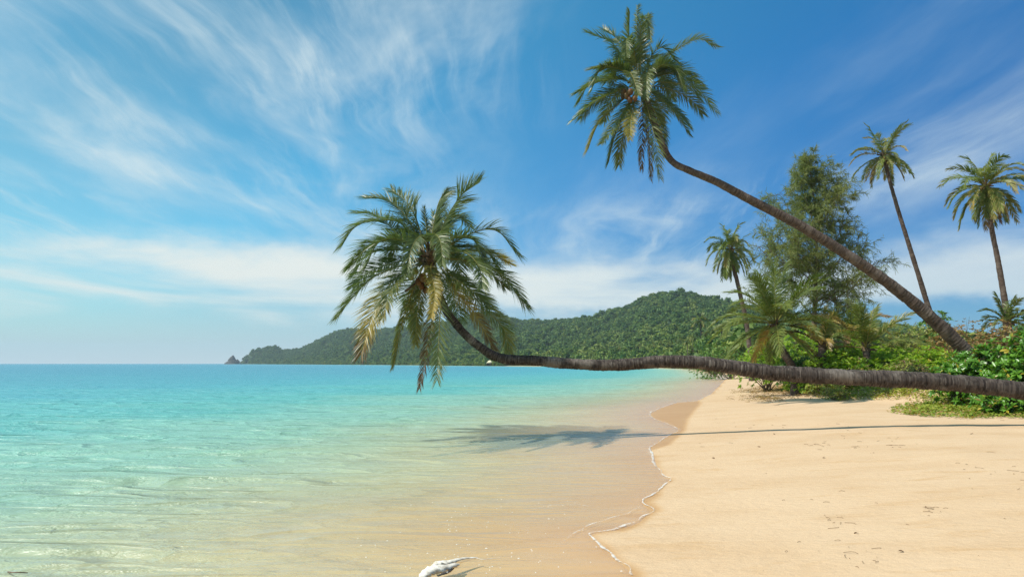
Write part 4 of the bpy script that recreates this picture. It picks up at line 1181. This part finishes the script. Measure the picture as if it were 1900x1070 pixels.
SHRUBS = [
    (1352, 628, 692, 110, 75, 'dark', 'dark green shrub at the water end of the thicket, under the short bushy palm', dict(n=3000, leaf=.18)),
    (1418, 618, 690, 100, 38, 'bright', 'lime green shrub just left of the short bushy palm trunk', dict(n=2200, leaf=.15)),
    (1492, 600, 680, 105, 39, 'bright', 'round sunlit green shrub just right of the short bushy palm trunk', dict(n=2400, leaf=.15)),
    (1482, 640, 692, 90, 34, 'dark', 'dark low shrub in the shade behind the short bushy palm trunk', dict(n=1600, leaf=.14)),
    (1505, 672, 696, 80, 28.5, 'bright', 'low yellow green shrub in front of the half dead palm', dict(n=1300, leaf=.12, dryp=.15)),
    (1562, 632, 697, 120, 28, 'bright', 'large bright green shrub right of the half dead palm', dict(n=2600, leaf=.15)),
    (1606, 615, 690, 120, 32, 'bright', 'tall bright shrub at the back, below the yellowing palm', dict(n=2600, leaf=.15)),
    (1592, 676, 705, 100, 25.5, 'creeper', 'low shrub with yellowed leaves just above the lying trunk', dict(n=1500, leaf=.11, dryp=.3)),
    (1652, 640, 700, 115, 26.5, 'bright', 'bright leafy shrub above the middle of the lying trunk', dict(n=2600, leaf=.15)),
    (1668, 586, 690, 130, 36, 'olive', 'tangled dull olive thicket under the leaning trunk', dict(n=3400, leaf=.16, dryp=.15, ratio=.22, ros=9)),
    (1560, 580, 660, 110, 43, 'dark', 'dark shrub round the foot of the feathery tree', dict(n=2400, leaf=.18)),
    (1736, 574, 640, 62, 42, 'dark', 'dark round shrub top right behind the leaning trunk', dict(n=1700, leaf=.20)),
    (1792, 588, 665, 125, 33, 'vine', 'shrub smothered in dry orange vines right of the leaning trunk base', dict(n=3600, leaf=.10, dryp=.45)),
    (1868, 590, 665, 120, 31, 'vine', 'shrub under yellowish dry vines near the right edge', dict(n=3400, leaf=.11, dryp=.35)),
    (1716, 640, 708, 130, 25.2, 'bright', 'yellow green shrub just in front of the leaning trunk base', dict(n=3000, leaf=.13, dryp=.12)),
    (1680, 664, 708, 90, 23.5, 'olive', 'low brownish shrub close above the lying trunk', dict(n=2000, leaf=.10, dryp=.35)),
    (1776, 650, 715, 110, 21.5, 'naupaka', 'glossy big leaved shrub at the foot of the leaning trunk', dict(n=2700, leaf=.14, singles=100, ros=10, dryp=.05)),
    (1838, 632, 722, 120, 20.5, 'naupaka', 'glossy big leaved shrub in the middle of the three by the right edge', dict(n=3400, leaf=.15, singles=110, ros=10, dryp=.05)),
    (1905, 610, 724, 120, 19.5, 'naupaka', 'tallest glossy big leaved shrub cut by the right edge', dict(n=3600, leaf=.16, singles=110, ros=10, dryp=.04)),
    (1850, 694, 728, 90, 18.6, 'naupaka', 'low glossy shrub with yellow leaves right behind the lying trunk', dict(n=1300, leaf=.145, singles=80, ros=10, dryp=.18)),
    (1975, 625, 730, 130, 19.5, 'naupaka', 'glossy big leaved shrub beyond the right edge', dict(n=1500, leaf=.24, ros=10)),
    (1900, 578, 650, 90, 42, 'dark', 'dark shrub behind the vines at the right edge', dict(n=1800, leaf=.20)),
    (1545, 712, 735, 44, 27, 'creeper', 'small tuft of yellow green leaves at the sand edge under the lying trunk', dict(n=500, leaf=.12, dryp=.2, ratio=.2)),
    (1478, 694, 722, 60, 35, 'bright', 'low lime mound at the sand edge, farthest left under the lying trunk', dict(n=700, leaf=.11, dryp=.08)),
    (1522, 697, 730, 62, 29.8, 'creeper', 'low yellowish mound at the sand edge, left of the small leaf tuft', dict(n=700, leaf=.10, dryp=.12)),
    (1575, 698, 733, 66, 29.5, 'creeper', 'low yellow green mound at the sand edge, right of the small leaf tuft', dict(n=800, leaf=.10, dryp=.06)),
    (1625, 698, 732, 66, 29.6, 'bright', 'low green mound at the sand edge below the middle of the lying trunk', dict(n=800, leaf=.10)),
    (1678, 698, 730, 70, 28.5, 'creeper', 'low mound of mixed leaves where the creepers reach the sand notch', dict(n=800, leaf=.10, dryp=.12)),
    (1340, 652, 690, 60, 118, 'forest2', 'pale shrub at the far end of the beach', dict(n=3000, leaf=.2)),
]
for k_, (a, b_, c_, d_, e_, f_, g_, kw) in enumerate(SHRUBS):
    if e_ < 29.2 and f_ not in ('naupaka',) and a not in (1545, 1678): e_ += 3.2
    shrub(a, b_, c_, d_, e_, f_, g_, seed=500 + k_, **kw)

# ------------------------------------------------------------------ trees one can tell apart along the far shore
TREES = []
for q, (mt, rad, h, sq) in enumerate((('forest2', 3.4, 3.2, .95), ('forest', 3.8, 3.4, .85), ('forest', 3.0, 4.2, 1.15))):
    t = root('broadleaf_tree', (0, 0, 0), ('pale green round tree in the front row along the far shore', 'dark green broad tree in the front row along the far shore', 'dark green tall narrow tree in the front row along the far shore')[q], 'tree', 'front row of trees along the far shore')
    mb = MB(); C, _ = even([(0, 0, -.3), (.1, 0, h * .5), (.05, .1, h * 1.1)], 6); V, F = tube(C, np.linspace(.28, .1, 6), 6); mb.add(V, F)
    rg_ = np.random.default_rng(q)
    for w in range(5):
        e_ = np.array([.08, .05, h * .6]) + unit(rg_.normal(0, 1, 3) + np.array([0, 0, .7])) * rad * .7
        C, _ = even([(.1, 0, h * .5), e_], 4); V, F = tube(C, np.linspace(.1, .03, 4), 4); mb.add(V, F)
    obj('trunk', mb.mesh('trunk', M['wood']), t)
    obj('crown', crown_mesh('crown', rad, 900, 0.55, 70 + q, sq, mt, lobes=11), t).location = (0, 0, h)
    TREES.append(t)
tr_ = np.random.default_rng(15)
tspots = []
for k_ in range(34):
    x = 880 + (1345 - 880) * (k_ + tr_.uniform(.1, .9)) / 34
    d0 = float(interp(COAST_D, x)); D = d0 + tr_.uniform(4, 26)
    tspots.append((x, D))
for k_, (x, D) in enumerate(tspots):
    loc = Vector(((x - 950) / FPX * D, D, max(hill_z(x, D), 0.3) - 0.1)); s = tr_.uniform(.75, 1.35) * (1.0 if D > 300 else 0.85)
    if k_ < 3:
        t = TREES[k_]; t.location = loc; t.scale = (s, s, s)
    else: copy_tree(TREES[int(tr_.integers(0, 3))], loc, tr_.uniform(0, 6.28), s)

# ------------------------------------------------------------------ hut and sea rocks
D = 462; hx_, hy_ = (911 - 950) / FPX * D, D
hg = 0.3
hut = root('beach_hut', (hx_, hy_, hg), 'small dark hut with a pale roof at the waterline across the bay', 'hut')
def box(mb, lo, hi):
    x0, y0, z0 = lo; x1, y1, z1 = hi
    mb.add([(x0, y0, z0), (x1, y0, z0), (x1, y1, z0), (x0, y1, z0), (x0, y0, z1), (x1, y0, z1), (x1, y1, z1), (x0, y1, z1)],
           [[0, 3, 2, 1], [4, 5, 6, 7], [0, 1, 5, 4], [1, 2, 6, 5], [2, 3, 7, 6], [3, 0, 4, 7]])
mb = MB(); box(mb, (-2.6, -1.8, 0), (2.6, 1.8, 1.75)); hut_wall = obj('wall', mb.mesh('wall', M['darkwood']), hut)
mb = MB(); mb.add([(-3.1, -2.4, 1.7), (3.3, -2.4, 1.7), (3.3, 2.4, 1.7), (-3.1, 2.4, 1.7), (-1.3, 0, 3.5), (0.4, 0, 3.5)], [[0, 1, 5, 4], [2, 3, 4, 5]])
mb.f.append(np.array([[1, 2, 5], [3, 0, 4]])); mb.f.append(np.array([[3, 2, 1, 0]])); obj('roof', mb.mesh('roof', M['roof']), hut)
mb = MB(); box(mb, (-.5, -1.86, 0), (.5, -1.802, 1.5)); obj('door', mb.mesh('door', M['wood']), hut_wall)
for x in (-2.9, 3.0):
    mb = MB(); box(mb, (x, -2.2, -0.2), (x + .15, -2.05, 1.69)); obj('post', mb.mesh('post', M['wood']), hut)
mb = MB(); box(mb, (2.7, -2.0, -0.2), (11.5, 1.2, 0.9)); box(mb, (2.7, -2.1, 0.9), (11.7, 1.3, 1.05)); obj('deck', mb.mesh('deck', M['darkwood']), hut)


def sea_rock(px, py_top, wpx, D, label, seed, lean):
    x = (px - 950) / FPX * D; h = W(px, py_top, D).z; w = wpx / 2 / FPX * D
    rg = np.random.default_rng(seed); ns, nr = 14, 12
    V = []
    for q in range(nr + 1):
        f = q / nr; r = w * (1 - f) ** 0.85 + w * 0.06
        for p in range(ns):
            a = p / ns * 6.283; rr = r * (1 + 0.35 * mnoise.noise(Vector((math.cos(a) * 1.4, math.sin(a) * 1.4, f * 4 + seed))) + rg.normal(0, .05))
            V.append((rr * math.cos(a) + lean * w * f, rr * math.sin(a) * .8, -2 + (h + 2) * f + rg.normal(0, .25) * (0 < q < nr)))
    V.append((lean * w, 0, h * 1.01)); V = np.array(V)
    i = np.arange(nr)[:, None] * ns; j = np.arange(ns)[None]
    F = np.stack([i + j, i + (j + 1) % ns, i + ns + (j + 1) % ns, i + ns + j], -1).reshape(-1, 4)
    mb = MB(); mb.add(V, F); mb.f.append(np.array([[nr * ns + p, nr * ns + (p + 1) % ns, len(V) - 1] for p in range(ns)]))
    o = obj('sea_rock', mb.mesh('sea_rock', M['rock']), loc=(x, D, 0)); tag(o, label, 'rock', 'rocks off the headland')


sea_rock(433, 659, 27, 1720, 'larger pointed dark rock standing in the sea off the headland', 3, 0.12)
sea_rock(444, 666, 14, 1722, 'lower dark rock between the pointed rock and the headland', 8, -0.1)

# ------------------------------------------------------------------ plants creeping over the sand
def creeper():
    rg = np.random.default_rng(61)
    polyA = [ground(*p) for p in [(1446, 722), (1500, 728), (1545, 741), (1600, 740), (1660, 738), (1698, 737), (1720, 746), (1690, 752), (1668, 768), (1720, 774), (1770, 768), (1790, 776), (1850, 774), (1900, 776), (2000, 778)]]
    poly = polyA + [(18, 16), (22, 20), (24, 34), (22, 44), (19.5, 46)]
    xs, ys = np.array([p[0] for p in poly]), np.array([p[1] for p in poly])
    n = 230000
    x = rg.uniform(xs.min(), xs.max(), n); y = rg.uniform(ys.min(), ys.max(), n)
    ins = inside(x, y, poly); ed = seg_dist(x, y, polyA)
    patch = hnoise(x, y, 0.9, 4) + hnoise(x, y, 2.4, 9) * .6 + 0.5
    ok = (ins & (rg.random(n) < np.clip(0.45 + ed * 1.0, 0, 1) * np.clip(patch * 1.8, .5, 1)) & (ed < 5)) | (~ins & (ed < 0.35) & (rg.random(n) < 0.16))
    x, y = x[ok], y[ok]; k = len(x); ed = np.where(ins[ok], ed[ok], 0)
    print('creeper leaves', k)
    z = height(x, y) + rg.uniform(.01, .05, k) + rg.random(k) * (.08 * np.clip(ed, 0, 1) + .30 * sst(ed, .3, 2.2) * (y > 21))
    a = rg.uniform(0, 6.28, k)
    ax = unit(np.stack([np.cos(a), np.sin(a), rg.uniform(-.1, .8, k)], 1)); up = unit(np.stack([rg.normal(0, .35, k), rg.normal(-.1, .35, k), np.ones(k)], 1))
    ln = rg.uniform(.06, .12, k); V = leaf_blades(np.stack([x, y, z], 1), ax, up, ln, ln * rg.uniform(.45, .9, k))
    tone = np.clip(hnoise(x, y, .7, 13) * 1.2 + .55 + rg.normal(0, .2, k), 0, 1); dry = np.where(rg.random(k) < .10 + .22 * (ed < .4), rg.uniform(.3, .9, k), 0)
    F = ((np.arange(k) * 5)[:, None, None] + LEAF_F[None]).reshape(-1, 3)
    o = obj('ground_creeper', mesh('ground_creeper', V, F, M['creeper'], {'tone': np.repeat(tone, 5), 'dry': np.repeat(dry, 5)}))
    tag(o, 'green and yellow creeping plants spreading over the sand under the lying trunk', 'creeper', kind='stuff')
    # dry reddish runners left of it
    mb = MB()
    for q in range(900):
        if q < 560:
            px_, py_ = rg.normal(1470, 24), 0; py_ = 712 + (px_ - 1430) * .12 + rg.normal(0, 5) + 6
        else: px_, py_ = rg.normal(1420, 24), rg.choice([728, 740, 722]) + rg.normal(0, 3)
        gx_, gy_ = ground(px_, py_)
        for w in range(2):
            a_ = rg.uniform(0, 6.28); l_ = rg.uniform(.10, .35); zz = height1(gx_, gy_)
            p0 = np.array([gx_, gy_, zz + .01]); p1 = p0 + np.array([math.cos(a_) * l_ * .5, math.sin(a_) * l_ * .5, rg.uniform(.01, .14)]); p2 = p0 + np.array([math.cos(a_) * l_, math.sin(a_) * l_, .01])
            Cc, _ = even([p0, p1, p2], 4, 40); Vv, Ff = tube(Cc, np.full(4, .006), 3); mb.add(Vv, Ff, tone=rg.random(), dry=rg.uniform(.45, .95))
    o = obj('dry_runners', mb.mesh('dry_runners', M['creeper'])); tag(o, 'dry reddish brown runners and stalks on the sand left of the creepers', 'dry plants', kind='stuff')


creeper()
# the one flower
fx_, fy_ = ground(1803, 757)
mb = MB(); fz_ = height1(fx_, fy_) + 0.12
for q in range(5):
    a = q * 1.2566; c_, s_ = math.cos(a), math.sin(a)
    mb.add([(0, 0, 0), (c_ * .045 - s_ * .03, s_ * .045 + c_ * .03, .03), (c_ * .07, s_ * .07, .035), (c_ * .045 + s_ * .03, s_ * .045 - c_ * .03, .03)], [[0, 3, 2, 1]])
C, _ = even([(0, 0, 0), (0, 0.01, -.13)], 3); V, F = tube(C, np.full(3, .006), 4); mb.add(V, F)
tag(obj('beach_flower', mb.mesh('beach_flower', M['flower']), loc=(fx_, fy_, fz_)), 'single purple flower among the creepers near the right edge', 'flower')
lx_, ly_ = ground(1816, 742)
mb = MB(); V = leaf_blades(np.array([[0, 0, 0.0]]), np.array([[1, .1, .15]]), np.array([[0, -.5, 1]]), np.array([.26]), np.array([.14])); mb.add(V, LEAF_F)
tag(obj('fallen_leaf', mb.mesh('fallen_leaf', M['leafyellow'], True), loc=(lx_ - .1, ly_, height1(lx_, ly_) + .13)), 'broad yellow leaf lying on the creepers below the lying trunk', 'leaf')


# ------------------------------------------------------------------ litter on the beach
def litter():
    rg = np.random.default_rng(81)
    mb = MB()
    spots = [(1600, 826, 40, 10), (1520, 828, 18, 5), (1655, 828, 20, 6), (1420, 788, 30, 4), (1560, 797, 25, 5), (1610, 1036, 18, 10), (1830, 845, 40, 14), (1740, 950, 14, 6), (1545, 965, 15, 8), (1870, 880, 30, 14), (1480, 740, 40, 8)]
    for q in range(170):
        if q < 120:
            cx, cy, w, h = spots[int(rg.integers(0, len(spots)))]; px_, py_ = cx + rg.normal(0, w), cy + rg.normal(0, h)
        else: px_, py_ = rg.uniform(1260, 1940), rg.uniform(770, 1066)
        if py_ < 722: continue
        gx_, gy_ = ground(px_, py_)
        if sdist(np.array([gx_]), np.array([gy_]))[0] < .4: continue
        zz = height1(gx_, gy_); a = rg.uniform(0, 6.28); s = rg.uniform(.008, .03) * (gy_ / 9) ** .5
        if rg.random() < .55:
            l_ = s * rg.uniform(2.0, 6.0)
            p0 = np.array([gx_, gy_, zz + .004]); p2 = p0 + np.array([math.cos(a) * l_, math.sin(a) * l_, .003]); p1 = (p0 + p2) / 2 + np.array([rg.normal(0, .15) * l_, rg.normal(0, .15) * l_, .006])
            Cc, _ = even([p0, p1, p2], 5, 40); Vv, Ff = tube(Cc, np.full(5, .0022 * (gy_ / 9) ** .5), 4); mb.add(Vv, Ff)
        else:
            V = leaf_blades(np.array([[gx_, gy_, zz + .008]]), unit(np.array([[math.cos(a), math.sin(a), .1]])), unit(np.array([[rg.normal(0, .4), rg.normal(0, .4), 1]])), np.array([s]), np.array([s * .6])); mb.add(V, LEAF_F)
    o = obj('beach_litter', mb.mesh('beach_litter', M['leafdry'])); tag(o, 'scraps of twig and dry leaf scattered over the sand', 'litter', kind='stuff')


litter()
DRY = [(1667, 1026, 'dark curled leaf near the bottom of the sand, the largest scrap there'), (1593, 992, 'small dark leaf alone in the middle of the near sand'), (1531, 850, 'curled brown leaf on the sand left of the twig scatter'),
       (1405, 829, 'brown leaf on the sand just below the trunk shadow near the water'), (1437, 806, 'brown scrap of leaf just below the shadow line'), (1806, 805, 'dark leaf on the sand below the shadow near the right edge'), (1321, 850, 'small brown leaf nearest the waterline')]
for k_, (x, y, lab) in enumerate(DRY):
    gx_, gy_ = ground(x, y); s = 0.006 * gy_ if gy_ > 8 else .05
    me = shared_leaf('vine', 7 + k_ % 2); me.materials.clear(); me.materials.append(M['leafdry'])
    o = obj('dry_leaf', me, loc=(gx_, gy_, height1(gx_, gy_) + .012)); o.scale = (s, s, s * 1.5); o.rotation_euler = (0.3, 0.1, k_ * 1.9); tag(o, lab, 'leaf', 'dry leaves on the sand')


# bleached branch in the wash
def branch():
    P = lambda x, y, z: Vector((*W0(x, y, 0.0), z))
    b = P(815, 1058, 0)
    t = root('washed_up_branch', (b.x, b.y, 0), 'bleached white piece of branch stranded in the shallow water', 'branch')
    def part(name, pts, rad, seed, rough, mt='bleached'):
        C, _ = even([p - Vector((b.x, b.y, 0)) for p in pts], 26); rg = np.random.default_rng(seed)
        nz = rg.normal(0, rough, (30, 14)); nz = (nz[:-4, :10] + nz[1:-3, 1:11] + nz[2:-2, 2:12] + nz[3:-1, :10] + nz[4:, 1:11]) * 0.55
        rr = np.interp(np.linspace(0, 1, 26), np.linspace(0, 1, len(rad)), rad)[:, None] * (1 + nz)
        V, F = tube(C, rr, 10); mb = MB(); mb.add(V, F); obj(name, mb.mesh(name, M[mt], True), t)
    t.scale = (1, 1, 0.55)
    part('stump', [P(778, 1074, -.01), P(790, 1065, .02), P(806, 1060, .03), P(824, 1056, .03), P(842, 1051, .02), P(852, 1047, .01)], [.02, .045, .060, .058, .036, .010], 2, .16)
    part('stump', [P(800, 1056, .03), P(812, 1051, .05), P(828, 1049, .045), P(840, 1048, .02)], [.012, .032, .03, .010], 12, .16)
    part('limb', [P(822, 1052, .04), P(840, 1046, .045), P(862, 1040, .04), P(886, 1035, .012)], [.034, .024, .016, .005], 3, .12)
    part('twig', [P(884, 1036, .012), P(896, 1038, .01), P(912, 1036, .008), P(928, 1034, .004)], [.004, .003, .002, .002], 6, .05)
    part('dark_strip', [P(812, 1068, .004), P(830, 1062, .01), P(842, 1054, .004)], [.010, .014, .006], 4, .25, 'darkwood')  # thin dark strip along the near lower edge of the stump


branch()
mb = MB(); P_ = [Vector((*W0(x, y), z)) for x, y, z in ((15, 1060, .0), (22, 1066, .02), (36, 1067, .025), (51, 1063, .005))]
C, _ = even([p - P_[0] for p in P_], 10); V, F = tube(C, np.linspace(.007, .004, 10), 6); mb.add(V, F)
tag(obj('floating_twig', mb.mesh('floating_twig', M['wood'], True), loc=P_[0]), 'thin curved dark twig floating in the bottom left corner', 'twig')

# ------------------------------------------------------------------ air
mb = MB(); box(mb, (-4950, -4950, -60), (4950, 4950, 140))
hm = bpy.data.materials.new('haze'); hm.use_nodes = True; hn = N(hm.node_tree); hm.node_tree.nodes.remove(hm.node_tree.nodes['Principled BSDF'])
pv = hn.new('ShaderNodeVolumePrincipled', {'Color': (0.68, 0.86, 1.0, 1), 'Density': 0.00015})
link(hn, pv.outputs[0], hm.node_tree.nodes['Material Output'].inputs['Volume'])
tag(obj('haze', mb.mesh('haze', hm)), kind='stuff')
